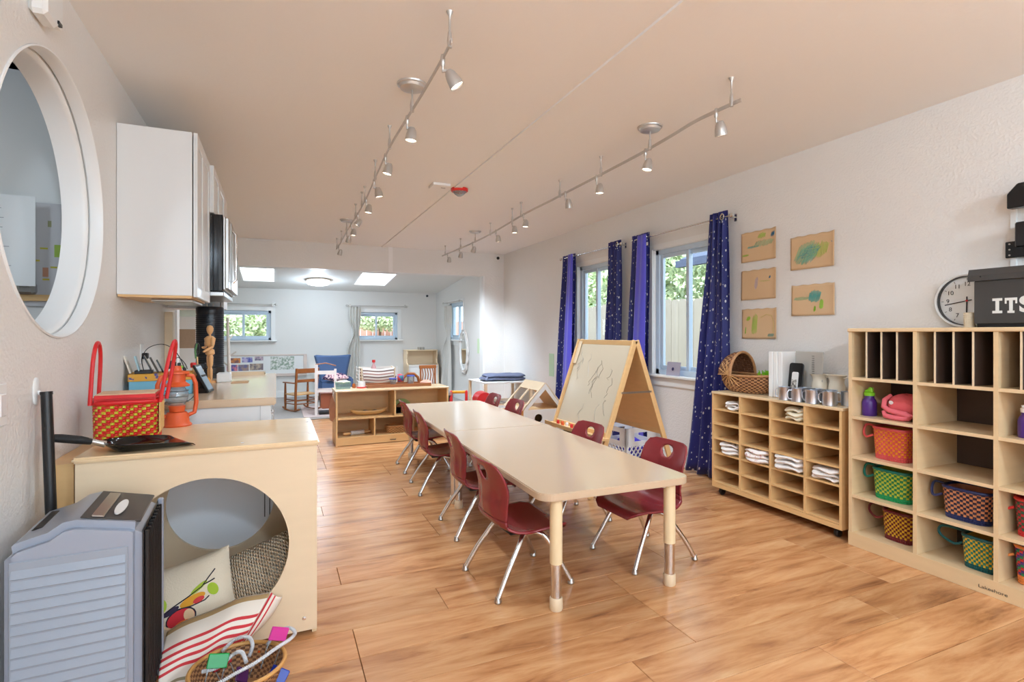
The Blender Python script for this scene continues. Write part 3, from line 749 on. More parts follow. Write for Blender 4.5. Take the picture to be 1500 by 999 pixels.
MB().box(W_ + .0005, -D_ + .012, .10, W_ + .004, D_ - .022, H_ - .012).build('grille_back', M['black'], t)
MB().box(W_ + .0005, D_ - .020, .04, W_ + .018, D_ - .001, H_ - .004).build('rear_frame', M['grey_body'], t, bevel=.004)
for k in range(9):
    y = -D_ + .024 + k * .0325
    MB().box(W_ + .004, y, .11, W_ + .016, y + .007, H_ - .016).build('fin', M['black'], t, bevel=.002)
sl = (.040 - .014) / (W_ - .02)
def topz(x): return H_ + .040 - sl * x
MB().prism([(.005, topz(.005) + .0005), (W_ - .006, topz(W_ - .006) - .004), (W_ - .006, topz(W_ - .006) + .001), (.005, topz(.005) + .005)], -D_ + .03, D_ - .025, 'xz').build('control_panel', M['dark_grey'], t, bevel=.002)
MB().prism([(.030, topz(.030) + .005), (.058, topz(.058) + .005), (.058, topz(.058) + .010), (.030, topz(.030) + .010)], -D_ + .035, D_ - .06, 'xz').build('chrome_strip', M['steel'], t, bevel=.001)
MB().lathe([(0, 0), (1, 0), (1, .003), (0, .003)], 20, (0, 0, 0), sx=.013, sy=.075).build('button_pad', M['white_plastic'], t, loc=(.082, -.03, topz(.082) + .0055), rot=(0, math.atan(sl), 0))
MB().box(-W_ + .03, -.06, H_ - .022, -W_ + .060, .11, H_ + .006).build('handle_recess', M['black'], t, bevel=.006)
for (x, y) in ((-1, -1), (1, -1), (-1, 1), (1, 1)):
    MB().lathe([(0, -.012), (.02, -.012), (.022, 0), (.02, .012), (0, .012)], 12, axis='x').build('caster', M['black'], t, loc=(x * .11, y * .13, .022))

# ------------------------------------------------------------------ woven baskets
def woven(t, w_, d_, h_, colA, colB, rim, base=None, ns=44, nz=12, taper=.90, base_rows=2, lid=None, open_=True, third=None):
    """rounded rectangular woven basket: each weave chip is a raised cell"""
    e = 4.0
    def per(a):
        c, s_ = math.cos(a), math.sin(a); r = (abs(c) ** e + abs(s_) ** e) ** (-1 / e); return c * r, s_ * r
    mats = [colA, colB, base or rim, third or colA]
    b = MB(); 
    def pt(i, j, out=0.0):
        a = 2 * PI * i / ns; z = h_ * j / nz; k = taper + (1 - taper) * j / nz; x, y = per(a)
        n_ = Vector((x, y, 0)).normalized(); return Vector((x * w_ / 2 * k, y * d_ / 2 * k, z)) + n_ * out
    for i in range(ns):
        for j in range(nz):
            q = [pt(i, j), pt(i + 1, j), pt(i + 1, j + 1), pt(i, j + 1)]; c0 = sum(q, Vector()) / 4
            nn = Vector((c0.x, c0.y, 0)).normalized()
            top = [c0 + (p - c0) * .62 + nn * .0035 for p in q]; k = len(b.v)
            b.v += [tuple(p) for p in q] + [tuple(p) for p in top]
            mi = 2 if j < base_rows else ((i + j) % 2 if third is None else [0, 1, 3][(i + 2 * j) % 3])
            for s_ in ((4, 5, 6, 7), (0, 1, 5, 4), (1, 2, 6, 5), (2, 3, 7, 6), (3, 0, 4, 7)):
                b.f.append(tuple(k + x for x in s_)); b.m.append(mi)
    k = len(b.v)   # floor and inside wall
    b.v += [tuple(pt(i, 0)) for i in range(ns)]; b.f.append(tuple(k + i for i in reversed(range(ns)))); b.m.append(2)
    b.build('woven_body', mats, t, fix=False)
    b = MB(); k = 0
    b.v += [tuple(pt(i, .3, -.006)) for i in range(ns)] + [tuple(pt(i, nz, -.006)) for i in range(ns)]
    for i in range(ns): b.f.append((i, i + ns, (i + 1) % ns + ns, (i + 1) % ns)); b.m.append(0)
    b.f.append(tuple(range(ns))); b.m.append(0); b.build('liner', colA, t)
    MB().tube([tuple(pt(i, nz)) for i in range(ns)], .008, 8, True).build('rim', rim, t, smooth=True)
def arch(t, p0, p1, h_, r, m, n=14, lean=(0, 0, 0), name='handle', wig=0, sq=1.6):
    p0, p1 = Vector(p0), Vector(p1); pts = []
    for i in range(n + 1):
        u = i / n; a = PI * u; z = math.sin(a) ** (1 / sq)
        p = p0.lerp(p1, .5 - .5 * math.cos(a)); p = p + Vector(lean) * z + Vector((0, 0, h_ * z)); pts.append(p)
    return MB().tube(pts, r, 8).build(name, m, t, smooth=True)

# red lidded basket on the nook
t = thing('lidded_basket', 'red rimmed lidded basket with two tall handles on the reading nook', 'basket', (-.548, 2.615, .768), R(4))
t.scale = (1.18, 1.1, 1.2)
woven(t, .185, .165, .125, M['yellowgreen'], M['red'], M['red'], third=mat('red_orange_raffia', (206, 64, 34), .45, var=.1, scale=60), ns=57, nz=14, base_rows=1, taper=.97)
lm = MB().box(-.094, -.084, .128, .094, .084, .150); lo = lm.build('lid', M['red'], t, bevel=.01, seg=2, smooth=True)
box('woven_lid_top', mat('lid_weave', (222, 186, 150), .6, var=.35, scale=70, stretch=(1, 3, 1)), -.082, -.072, .1505, .082, .072, .153, lo)
MB().box(.0935, -.07, .02, .0965, .07, .12).build('side_weave', mat('tan_side', (226, 180, 110), .55, var=.35, scale=130), t)
arch(t, (-.095, -.072, .12), (-.095, .066, .12), .20, .0062, M['red'], lean=(.01, 0, 0), sq=2.2)
arch(t, (.095, -.062, .12), (.105, .05, .12), .205, .0062, M['red'], lean=(.035, 0, 0), sq=2.2)
# lantern
t = thing('oil_lantern', 'rusty orange hurricane lantern beside the red basket', 'lantern', (-.415, 2.85, .768), R(20))
MB().lathe([(0, 0), (.058, 0), (.06, .006), (.05, .016), (.046, .05), (.038, .062), (.02, .066), (0, .066)], 28).build('fuel_tank', M['orange'], t, smooth=True)
MB().lathe([(.03, .066), (.034, .09), (.022, .10), (0, .10)], 20).build('burner', M['orange'], t, smooth=True)
MB().lathe([(.028, .092), (.044, .12), (.046, .15), (.03, .18)], 22).build('globe', M['clear_plastic'], t, smooth=True)
MB().lathe([(.03, .178), (.05, .18), (.052, .186), (.034, .2), (.034, .235), (.05, .238), (.048, .246), (.02, .252), (.016, .272), (0, .274)], 24).build('chimney', M['orange'], t, smooth=True)
for s_ in (-1, 1):
    MB().tube([(s_ * .036, 0, .23), (s_ * .062, 0, .225), (s_ * .075, 0, .19), (s_ * .078, 0, .10), (s_ * .07, 0, .055), (s_ * .045, 0, .045)], .0095, 10).build('side_tube', M['orange'], t, smooth=True)
MB().tube([(.078 * math.cos(PI * u / 10), .05 * math.sin(PI * u / 10), .15 - .06 * math.sin(PI * u / 10)) for u in range(11)], .002, 6).build('wire_bail', M['dark_grey'], t)
for z in (.11, .135, .16): MB().tube([(.046 * math.cos(a * PI / 9), .046 * math.sin(a * PI / 9), z) for a in range(18)], .0016, 5, True).build('globe_wire', M['dark_grey'], t)
# dust pan
t = thing('dustpan', 'black ribbed metal dustpan lying on the near edge of the reading nook', 'dustpan', (-.455, 2.36, .768), R(26))
def pan(u, v):
    s_ = (v - .5) * 2; x = -.115 + .255 * u; k = max(0, 1 - (1 - min(1, u / .40)) ** 2) ** .5; hw_ = .022 + .082 * k + .012 * u
    wall = max(0, (abs(s_) - .62) / .38) ** 1.3 * .034 * (1 - u) ** .45 + .034 * max(0, 1 - u / .16) ** 1.6 * (1 - max(0, (abs(s_) - .62) / .38))
    flute = .0035 * math.sin(v * 88) * min(1, wall / .02) * max(0, 1 - u / .55)
    return x, s_ * (hw_ + flute), .003 + wall + flute * .5
MB().grid(pan, 30, 84).build('scoop', M['black_gloss'], t, smooth=True, solid=.002)
MB().tube([(-.11, 0, .03), (-.14, 0, .042), (-.16, 0, .05)], [.012, .010, .011], 12).build('socket', M['steel'], t, smooth=True)
MB().tube([(-.15, 0, .045), (-.18, 0, .055), (-.23, -.002, .068), (-.265, -.004, .076), (-.275, -.004, .078)], [.011, .014, .0145, .012, .006], 14, sy=1.3).build('handle', M['black_rubber'], t, smooth=True)

# ---- clutter on the worktop (z .865)
ZW = .865
spot_mat = pic_mat('floral_box_print', (44, 60, 140), (216, 160, 50), None, 28, .5, (.36, .40))
t = thing('storage_box', 'blue box with mustard patterned lid on the worktop', 'box', (-.565, 3.42, ZW), R(6))
box('box_body', mat('box_blue', (112, 178, 205), .5), -.14, -.10, 0, .14, .10, .082, t, bevel=.002)
box('lid', spot_mat, -.144, -.104, .075, .144, .104, .112, t, bevel=.002)
t = thing('phone_dock', 'pale and blue charging tray leaning on the patterned box lid', 'dock', (-.66, 3.37, ZW + .112), R(6))
box('black_base', M['black'], -.02, -.03, 0, .06, .05, .018, t, bevel=.003)
o = box('cream_panel', M['cream_cloth'], -.004, -.045, 0, .004, .045, .095, t, bevel=.002, loc=(-.035, 0, .004), rot=(0, R(-18), 0))
o = box('blue_panel', mat('pale_blue', (170, 205, 216), .4), -.003, -.035, 0, .003, .035, .08, t, bevel=.002, loc=(.0, 0, .015), rot=(0, R(-14), 0))
for k in range(3):
    o = tag(box('phone', [M['black_gloss'], M['dark_grey'], M['black_gloss']][k], -.0035, -.03, 0, .0035, .03, [.10, .09, .075][k], None, bevel=.002, loc=(-.605 + k * .022, 3.40 + k * .01, ZW + .1135), rot=(0, R(-24), R(8))), ['dark phone leaning at the pale dock', 'grey phone leaning behind the lantern chimney', 'black phone nearest the power strip'][k], 'phone', 'phones on the patterned box')
t = thing('power_strip', 'white charger block with black plugs on the patterned box lid', 'charger', (-.535, 3.44, ZW + .112), R(6))
box('block', M['white_plastic'], -.01, -.05, 0, .06, .03, .018, t, bevel=.003)
for k in range(3): box('plug', M['black'], -.006 + k * .021, -.02, .018, .010 + k * .021, .012, .062 - k * .006, t, bevel=.003)
t = thing('small_toy', 'small lime green toy lying on the patterned box lid', 'toy', (-.492, 3.48, ZW + .112))
MB().lathe([(0, 0), (.018, .002), (.024, .015), (.016, .03), (0, .036)], 14).build('body', M['green'], t, smooth=True)
box('dark_foot', M['black'], .006, -.02, 0, .03, .012, .022, t, bevel=.006)
def cable(pts, lab, r=.0018, m=None):
    P = []
    for i in range(len(pts) - 1):
        p0, p1, p2, p3 = [Vector(pts[max(0, min(len(pts) - 1, i + k))]) for k in (-1, 0, 1, 2)]
        for k in range(8):
            u = k / 8; P.append(.5 * ((2 * p1) + (-p0 + p2) * u + (2 * p0 - 5 * p1 + 4 * p2 - p3) * u * u + (-p0 + 3 * p1 - 3 * p2 + p3) * u ** 3))
    P.append(Vector(pts[-1]))
    if m is M['silver_tinsel']:
        P = [P[i].lerp(P[i + 1], q / 3) for i in range(len(P) - 1) for q in range(3)]; r = [r * (1.25 if i % 2 else .7) for i in range(len(P))]
    return tag(MB().tube(P, r, 6).build('cable', m or M['black'], None, smooth=True), lab, 'cable')
cable([(-.64, 3.36, ZW + .13), (-.655, 3.40, ZW + .19), (-.63, 3.42, ZW + .245), (-.57, 3.44, ZW + .265), (-.52, 3.46, ZW + .235), (-.49, 3.48, ZW + .18), (-.47, 3.47, ZW + .13)], 'thin black cable arching over the charger block', .0022)
cable([(-.53, 3.44, ZW + .16), (-.50, 3.46, ZW + .19), (-.47, 3.47, ZW + .16), (-.455, 3.47, ZW + .125)], 'short black cable looping down beside the lime toy', .0022)
cable([(-.365, 3.38, ZW + .08), (-.40, 3.36, ZW + .05), (-.44, 3.35, ZW + .045), (-.455, 3.36, ZW + .07), (-.42, 3.37, ZW + .09), (-.39, 3.40, ZW + .04), (-.40, 3.44, ZW + .004)], 'thin black cable trailing from the tablet', .0016)
t = thing('wall_outlet', 'white wall outlet with plugs above the patterned box', 'outlet', (XL, 3.72, 1.07))
box('plate', M['white_plastic'], 0, -.035, -.058, .006, .035, .058, t, bevel=.002)
box('plug', M['black'], .006, -.02, -.03, .035, .02, .005, t, bevel=.004)
t = thing('wooden_utensil_holder', 'bamboo tube holder with brushes on the worktop', 'holder', (-.41, 3.52, ZW), R(10))
for k in range(7):
    a = 2 * PI * k / 7; MB().tube([(.02 * math.cos(a), .02 * math.sin(a), 0), (.02 * math.cos(a), .02 * math.sin(a), .115)], .0088, 10).build('bamboo_tube', M['maple'], t, smooth=True)
t = thing('paint_brush', 'tall wooden brush with green and black loop in the bamboo holder', 'brush', (-.41, 3.52, ZW + .10))
MB().tube([(0, 0, 0), (-.004, 0, .09)], .004, 8).build('stick', M['maple'], t, smooth=True)
MB().tube([(-.004 + .012 * math.sin(2 * PI * k / 14), 0, .135 - .036 * math.cos(2 * PI * k / 14)) for k in range(14)], .0028, 6, True).build('loop', M['black'], t, smooth=True)
MB().tube([(-.010, 0, .08), (-.014, 0, .12), (-.006, 0, .165)], .005, 6).build('green_leaf', mat('dark_green', (70, 120, 70), .5), t, smooth=True)
t = thing('red_brush', 'short brush with a red head in the bamboo holder', 'brush', (-.432, 3.51, ZW + .10))
MB().tube([(0, 0, 0), (0, 0, .03)], .004, 8).build('stick', M['maple'], t); MB().lathe([(0, .028), (.014, .03), (.016, .05), (.012, .058), (0, .058)], 12).build('head', M['red'], t, smooth=True)
t = thing('foam_brush', 'black foam brush standing in the bamboo holder', 'brush', (-.385, 3.50, ZW + .10))
MB().tube([(0, 0, 0), (.0, 0, .03)], .004, 8).build('stick', M['maple'], t); box('foam', M['black'], -.016, -.01, .02, .018, .01, .058, t, bevel=.006)
t = thing('tablet', 'tablet computer in a black case tilted on its stand at the worktop edge', 'tablet', (-.345, 3.36, ZW), R(-8))
o = box('screen_slab', M['black'], -.006, -.055, 0, .006, .055, .165, t, bevel=.003, loc=(.015, 0, .004), rot=(0, R(-26), 0))
box('glass_face', mat('tablet_face', (150, 170, 186), .1), .0062, -.047, .012, .0072, .047, .152, o)
MB().prism([(-.055, 0), (.012, 0), (-.022, .10), (-.045, .10)], -.045, .045, 'xz').build('stand', M['black_gloss'], t, bevel=.003)
t = thing('brown_jar', 'small amber jar behind the tablet on the worktop', 'jar', (-.375, 3.58, ZW))
MB().lathe([(0, 0), (.022, 0), (.024, .01), (.024, .05), (.018, .06), (.018, .066), (0, .066)], 18).build('jar', mat('amber', (204, 138, 50), .2), t, smooth=True)
# mannequin
t = thing('artist_mannequin', 'jointed wooden artist mannequin standing on the worktop', 'mannequin', (-.40, 4.02, ZW), R(-60))
wm = mat('mannequin_wood', (222, 168, 112), .45)
MB().lathe([(0, 0), (.036, 0), (.036, .014), (0, .014)], 20).build('base', wm, t, smooth=True)
def limb(name, pts, rs, par=None): return MB().tube(pts, rs, 12).build(name, wm, par or t, smooth=True)
limb('leg', [(.012, 0, .014), (.013, .002, .03), (.012, 0, .085), (.012, 0, .10)], [.007, .008, .011, .007]); limb('leg', [(.012, 0, .10), (.012, 0, .12), (.012, 0, .17), (.012, 0, .185)], [.007, .013, .015, .009])
limb('leg', [(-.014, 0, .014), (-.014, 0, .03), (-.014, 0, .085), (-.014, 0, .10)], [.007, .008, .011, .007]); limb('leg', [(-.014, 0, .10), (-.014, 0, .12), (-.014, 0, .17), (-.014, 0, .185)], [.007, .013, .015, .009])
limb('hips', [(0, 0, .18), (0, 0, .19), (0, 0, .215), (0, 0, .222)], [.018, .028, .026, .016]); limb('waist', [(0, 0, .222), (0, 0, .24)], [.012, .013])
limb('chest', [(0, 0, .238), (0, 0, .25), (0, 0, .29), (0, 0, .306)], [.02, .027, .034, .016]); limb('neck', [(0, 0, .304), (0, 0, .322)], .007)
MB().lathe([(0, .318), (.012, .322), (.019, .338), (.021, .355), (.015, .372), (0, .378)], 18).build('head', wm, t, smooth=True)
limb('arm', [(.036, 0, .295), (.045, -.004, .26), (.05, -.006, .235)], [.009, .011, .007]); limb('arm', [(.05, -.006, .235), (.06, -.05, .215), (.066, -.07, .205)], [.008, .009, .006])
limb('arm', [(-.036, 0, .295), (-.045, -.004, .26), (-.046, -.006, .235)], [.009, .011, .007]); limb('arm', [(-.046, -.006, .235), (-.02, -.03, .23), (-.002, -.045, .232)], [.008, .009, .006])
# black cylinder purifier
t = thing('black_canister', 'tall black ribbed cylindrical appliance standing on the worktop', 'appliance', (-.442, 4.45, ZW))
pr = [(0, .03), (.088, .03), (.094, .035)]
MB().lathe(pr + [(.094, .08), (0, .08)], 36).build('foot', M['black'], t, smooth=True)
pp = [(0, .08)]
for k in range(26): z = .085 + k * .0145; pp += [(.0905, z), (.0905, z + .009), (.088, z + .010), (.088, z + .0135)]
pp += [(.0905, .47), (.0905, .505), (.084, .515), (0, .515)]
MB().lathe(pp, 40).build('ribbed_drum', mat('black_drum', (20, 24, 32), .3), t, smooth=True)
MB().lathe([(0, 0), (.075, 0), (.075, .03), (0, .03)], 30).build('base', M['dark_grey'], t, smooth=True)
for x in (-.02, .02): MB().tube([(x, 0, .515), (x, 0, .54)], .003, 6).build('rod', M['chrome'], t)
# items at the far end of the worktop
t = thing('coat_stand', 'weathered white wooden post with short pegs standing past the worktop', 'coat stand', (-.45, 6.2, 0)); whw = mat('whitened_wood', (214, 206, 196), .7, var=.15, scale=20)
MB().lathe([(0, 0), (.16, 0), (.16, .02), (0, .02)], 20).build('base', whw, t); MB().tube([(0, 0, .02), (.01, 0, .7), (-.01, 0, 1.35)], [.02, .019, .012], 10).build('pole', whw, t, smooth=True)
for (z, a) in ((.95, 0), (.85, 2.5), (1.12, 1.0)): MB().tube([(0, 0, z), (.07 * math.cos(a), .07 * math.sin(a), z + .05)], .008, 6).build('peg', whw, t)
t = thing('worktop_tray', 'low wooden tray lying at the far end of the worktop', 'tray', (-.22, 4.66, ZW))
box('tray_base', M['birch_pale'], -.15, -.07, 0, .14, .07, .006, t); 
for (a, b, c, d) in ((-.15, -.07, .14, -.062), (-.15, .062, .14, .07), (-.15, -.07, -.142, .07), (.132, -.07, .14, .07)): box('tray_edge', M['birch_pale'], a, b, .006, c, d, .02, t)
tag(box('shallow_box', M['white_plastic'], -.36, 4.0, ZW, -.28, 4.12, ZW + .06, None, bevel=.004, rot=None), 'small white box beside the wooden mannequin', 'box')
tag(MB().box(-.27, 3.9, ZW, -.17, 4.05, ZW + .004).build('paper_sheet', mat('tan_paper', (190, 150, 110), .7)), 'small tan paper lying on the worktop by the mannequin', 'paper')
t = thing('notice_board', 'white door panel with cork sheet on the mint wall past the kitchen', 'notice board', (-1.02, YE - .002, 1.30))
box('board', M['trim'], -.17, -.02, -.62, .10, 0, .10, t, bevel=.004); box('cork_sheet', mat('cork', (176, 150, 126), .9, var=.1, scale=40), -.12, -.024, -.30, .075, -.0205, -.06, t)
tag(box('hanging_rail_panel', M['birch_pale'], XL + .001, 4.42, .87, XL + .05, 4.50, 1.34, None), 'narrow pale ribbed panel on the kitchen wall by the black canister', 'panel')

# ---- inside and in front of the nook
def pillow(t, w_, h_, d_, m, name='cushion_cover', n=22, uvs=None):
    def f(side):
        def g(u, v):
            x = (u - .5) * 2; y = (v - .5) * 2; k = max(0, (1 - abs(x) ** 3.2)) ** .5 * max(0, (1 - abs(y) ** 3.2)) ** .5
            px = x * w_ / 2 * (1 - .06 * (1 - y * y)); py = y * h_ / 2 * (1 - .06 * (1 - x * x)); return px, side * d_ / 2 * k, py
        return g
    b = MB().grid(f(1), n, n, uv=lambda u, v: (u, v)).grid(f(-1), n, n, uv=lambda u, v: (u, v)); return b.build(name, m, t, smooth=True)
t = thing('knit_cushion', 'chunky beige knitted cushion inside the reading nook', 'cushion', (-.055, 2.43, .185), R(-16)); t.rotation_euler = (R(-38), R(-22), R(-10))
def knit():
    m = mat('chunky_knit', (196, 172, 140), .95); n = m.node_tree.nodes; L = m.node_tree.links; uv = n.new('ShaderNodeUVMap')
    mp = n.new('ShaderNodeMapping'); mp.inputs['Scale'].default_value = (30, 34, 1); L.new(uv.outputs[0], mp.inputs[0])
    wv = n.new('ShaderNodeTexWave'); wv.inputs['Scale'].default_value = .32; wv.inputs['Distortion'].default_value = 0; wv.bands_direction = 'X'; L.new(mp.outputs[0], wv.inputs[0])
    w2 = n.new('ShaderNodeTexWave'); w2.inputs['Scale'].default_value = .32; w2.bands_direction = 'DIAGONAL'; L.new(mp.outputs[0], w2.inputs[0])
    mm = n.new('ShaderNodeMath'); mm.operation = 'MULTIPLY'; L.new(wv.outputs['Fac'], mm.inputs[0]); L.new(w2.outputs['Fac'], mm.inputs[1])
    b = n.new('ShaderNodeBump'); b.inputs['Strength'].default_value = 1; b.inputs['Distance'].default_value = .02; L.new(mm.outputs[0], b.inputs['Height']); L.new(b.outputs[0], n['Principled BSDF'].inputs['Normal'])
    cr = n.new('ShaderNodeValToRGB'); cr.color_ramp.elements[0].color = (*s2l((120, 94, 66)), 1); cr.color_ramp.elements[1].color = (*s2l((240, 222, 196)), 1); cr.color_ramp.elements[1].position = .14; cr.color_ramp.elements[0].color = (*s2l((206, 176, 138)), 1)
    L.new(mm.outputs[0], cr.inputs[0]); L.new(cr.outputs[0], n['Principled BSDF'].inputs['Base Color']); return m
pillow(t, .32, .30, .13, knit())
t = thing('fruit_cushion', 'cream cushion printed with a pear and apple branch in the nook', 'cushion', (-.315, 2.385, .165)); t.rotation_euler = (R(-30), R(-14), R(-4))
M['linen'] = mat('cream_linen', (222, 208, 184), .9, bump=.3, bscale=200)
pc = pillow(t, .34, .30, .11, M['linen'])
# printed fruit: thin appliqué shapes that follow the cushion front
def oncush(x, z, d=.0015, w_=.34, h_=.30, dd=.11):
    a = x / (w_ / 2); b = z / (h_ / 2); k = max(0, 1 - abs(a) ** 3.2) ** .5 * max(0, 1 - abs(b) ** 3.2) ** .5; return (x, -dd / 2 * k - d, z)
def blob(cx, cz, rx, rz_, c, rot=0, d=.0015, name='printed_fruit', tip=0):
    b = MB(); n = 18; pts = []
    for k in range(n):
        a = 2 * PI * k / n; r = 1 + tip * max(0, math.cos(a)) ** 6; x = rx * math.cos(a) * r; z = rz_ * math.sin(a) * (1 - .3 * tip * math.cos(a))
        pts.append(oncush(cx + x * math.cos(rot) - z * math.sin(rot), cz + x * math.sin(rot) + z * math.cos(rot), d))
    b.v = [oncush(cx, cz, d)] + pts
    for k in range(n): b.f.append((0, 1 + k, 1 + (k + 1) % n)); b.m.append(0)
    return b.build(name, mat('print_fruit', c, .85), t, fix=False)
blob(-.01, -.065, .052, .036, (30, 26, 40), .1, .0008); blob(-.01, -.065, .047, .031, (196, 40, 50), .1); blob(.018, -.062, .018, .022, (226, 190, 150), .2, .0022); blob(-.005, -.085, .03, .012, (220, 120, 50), .1, .0024)
blob(.035, -.015, .045, .016, (214, 150, 40), .2, .0015); blob(.055, -.022, .02, .010, (206, 60, 60), .2, .0022); blob(.105, .0, .017, .024, (160, 186, 50), .35, .0015); blob(.06, .02, .034, .009, (158, 180, 50), .5, .0015); blob(-.07, .0, .02, .026, (170, 196, 60), 0, .0015); blob(-.04, -.03, .03, .010, (44, 34, 60), .3, .0012)
for pts in ([(-.09, -.04), (-.04, -.02), (.02, .0), (.07, .02), (.095, .045), (.12, .07)], [(.075, .025), (.1, .03), (.115, .035)], [(-.02, -.03), (.03, -.035), (.075, -.03), (.09, -.02)]):
    b = MB(); b.tube([oncush(x, z, .001) for x, z in pts], .0022, 6); b.build('printed_branch', mat('print_branch', (34, 26, 40), .85), t)
# striped cloth hanging out of the hole
RED = (198, 52, 58); TANB = (170, 140, 96)
sm = stripes_mat('striped_towel', (232, 222, 208), [(.015, .085, TANB), (.30, .345, RED), (.42, .465, RED), (.53, .575, RED), (.64, .685, RED), (.84, .89, (150, 138, 108))])
t = thing('striped_cloth', 'cream cloth with red stripes spilling out of the round hole', 'cloth', (0, 0, 0))
def lerp(a, b, u): return a + (b - a) * u
def cloth(u, v):
    # u along the upper hem (left to right), v from hem down
    top = Vector((lerp(-.352, -.020, u), lerp(2.225, 2.243, u), lerp(.135, .205, u) + .018 * math.sin(u * PI)))
    bot = Vector((lerp(-.348, -.150, u), lerp(2.05, 2.13, u), lerp(.008, .030, u)))
    p = top.lerp(bot, v); b = math.sin(v * PI) ** .8 * .065 * (1 - .35 * u); p += Vector((.0, -b, b * .4)); p.y += .006 * math.sin(u * 17 + v * 5) * v; p.z += .004 * math.sin(u * 11); return p
MB().grid(cloth, 40, 34, uv=lambda u, v: (u, v)).build('main_fold', sm, t, smooth=True, solid=.004)
def cloth2(u, v):
    a = cloth(.55 + .44 * u, .02 + .85 * u * 0); top = Vector((-.020, 2.238, .205)).lerp(Vector((-.150, 2.12, .03)), u)
    bot = Vector((.02, 2.246, .175)).lerp(Vector((-.17, 2.20, .012)), u); p = top.lerp(bot, v); p.y -= .018 * math.sin(v * PI); p.x += .03 * math.sin(u * PI) * v; return p
sm2 = stripes_mat('striped_towel_fold', (232, 222, 208), [(.06, .18, RED), (.34, .44, RED), (.70, .76, (232, 228, 224))])
MB().grid(cloth2, 24, 14, uv=lambda u, v: (u, v)).build('side_fold', sm2, t, smooth=True, solid=.004)
# sensory wands basket
t = thing('wicker_bowl_basket', 'round shallow wicker basket on the floor in front of the nook', 'basket', (-.115, 1.965, 0))
def wb(n=60, nz=13):
    b = MB()
    def pt(i, j): a = 2 * PI * i / n; r = .098 + .042 * (j / nz) ** .8; return Vector((r * math.cos(a) * 1.0, r * math.sin(a) * .92, .004 + .098 * j / nz))
    for i in range(n):
        for j in range(nz):
            q = [pt(i, j), pt(i + 1, j), pt(i + 1, j + 1), pt(i, j + 1)]; c0 = sum(q, Vector()) / 4; nn = Vector((c0.x, c0.y, 0)).normalized() * (.002 if (i + j) % 2 else -.0008)
            top = [c0 + (p - c0) * .6 + nn for p in q]; k = len(b.v); b.v += [tuple(p) for p in q + top]
            for s_ in ((4, 5, 6, 7), (0, 1, 5, 4), (1, 2, 6, 5), (2, 3, 7, 6), (3, 0, 4, 7)): b.f.append(tuple(k + x for x in s_)); b.m.append((i + j) % 2)
    k = len(b.v); b.v += [tuple(pt(i, 0)) for i in range(n)]; b.f.append(tuple(range(k, k + n))); b.m.append(0); return b
wb().build('woven_wall', [M['wicker'], M['wicker_dark']], t, fix=False)
MB().tube([(.142 * math.cos(a * PI / 20), .131 * math.sin(a * PI / 20), .104) for a in range(40)], .0065, 8, True).build('rim', mat('rim_cane', (206, 152, 84), .45, var=.2, scale=40), t, smooth=True)
def wand(pos, rz, tilt, rgb, lab):
    t = thing('clip_paddle', lab, 'toy paddle', pos, rz, 'plastic paddles in the floor basket'); m = mat('clear_' + lab.split()[1], rgb, .1, trans=.35)
    h = MB().box(-.030, -.002, 0, .030, .002, .042).box(-.030, -.008, .0, .030, -.004, .042); h.build('coloured_block', m, t, bevel=.002, loc=(0, 0, .085))
    for s_ in (-1, 1): MB().tube([(s_ * .024, 0, .088), (s_ * .021, 0, .0)], .0022, 6).build('clear_leg', M['clear_plastic'], t)
    t.rotation_euler = (tilt[0], tilt[1], rz); return t
wand((-.195, 1.94, .03), .1, (R(-18), R(14)), (30, 170, 80), 'clear green paddle standing on the near side of the floor basket')
wand((-.03, 1.995, .055), .3, (R(-8), R(24)), (240, 60, 170), 'clear pink paddle sticking up from the floor basket rim')
wand((-.13, 2.02, -.01), .5, (R(-40), R(-10)), (216, 40, 60), 'clear red paddle lying at the back of the floor basket')
wand((-.075, 2.04, -.01), -.4, (R(-30), R(20)), (240, 90, 30), 'clear orange paddle lying in the middle of the floor basket')
wand((-.12, 1.94, -.035), .9, (R(-20), R(40)), (120, 60, 140), 'clear purple paddle lying under the tinsel in the floor basket')
wand((-.05, 1.93, -.04), -.2, (R(-25), R(30)), (40, 70, 190), 'clear blue paddle lying at the near rim of the floor basket')
def tinsel(pts, lab):
    o = cable(pts, lab, .0055, M['silver_tinsel']); o.name = 'tinsel_cord'; o['category'] = 'tinsel'; return o
tinsel([(-.24, 1.93, .09), (-.18, 1.89, .10), (-.12, 1.90, .115), (-.06, 1.93, .12), (0, 1.98, .125), (.045, 2.03, .12), (.06, 2.05, .128), (.04, 2.07, .14), (0, 2.05, .14), (-.03, 2.02, .12)], 'silver tinsel cord crossing the basket and looping past its rim')
tinsel([(-.17, 2.06, .11), (-.13, 2.09, .128), (-.09, 2.08, .13), (-.075, 2.04, .12), (-.085, 2.01, .10)], 'silver tinsel cord curled at the back of the floor basket')
tinsel([(-.22, 1.98, .10), (-.17, 1.97, .11), (-.13, 2.0, .125), (-.105, 1.99, .13), (-.09, 1.95, .115)], 'silver tinsel cord curled over the middle of the floor basket')
tinsel([(-.30, 1.93, .02), (-.27, 1.90, .03), (-.24, 1.92, .055), (-.22, 1.95, .06)], 'silver tinsel cord trailing on the floor beside the air cooler')

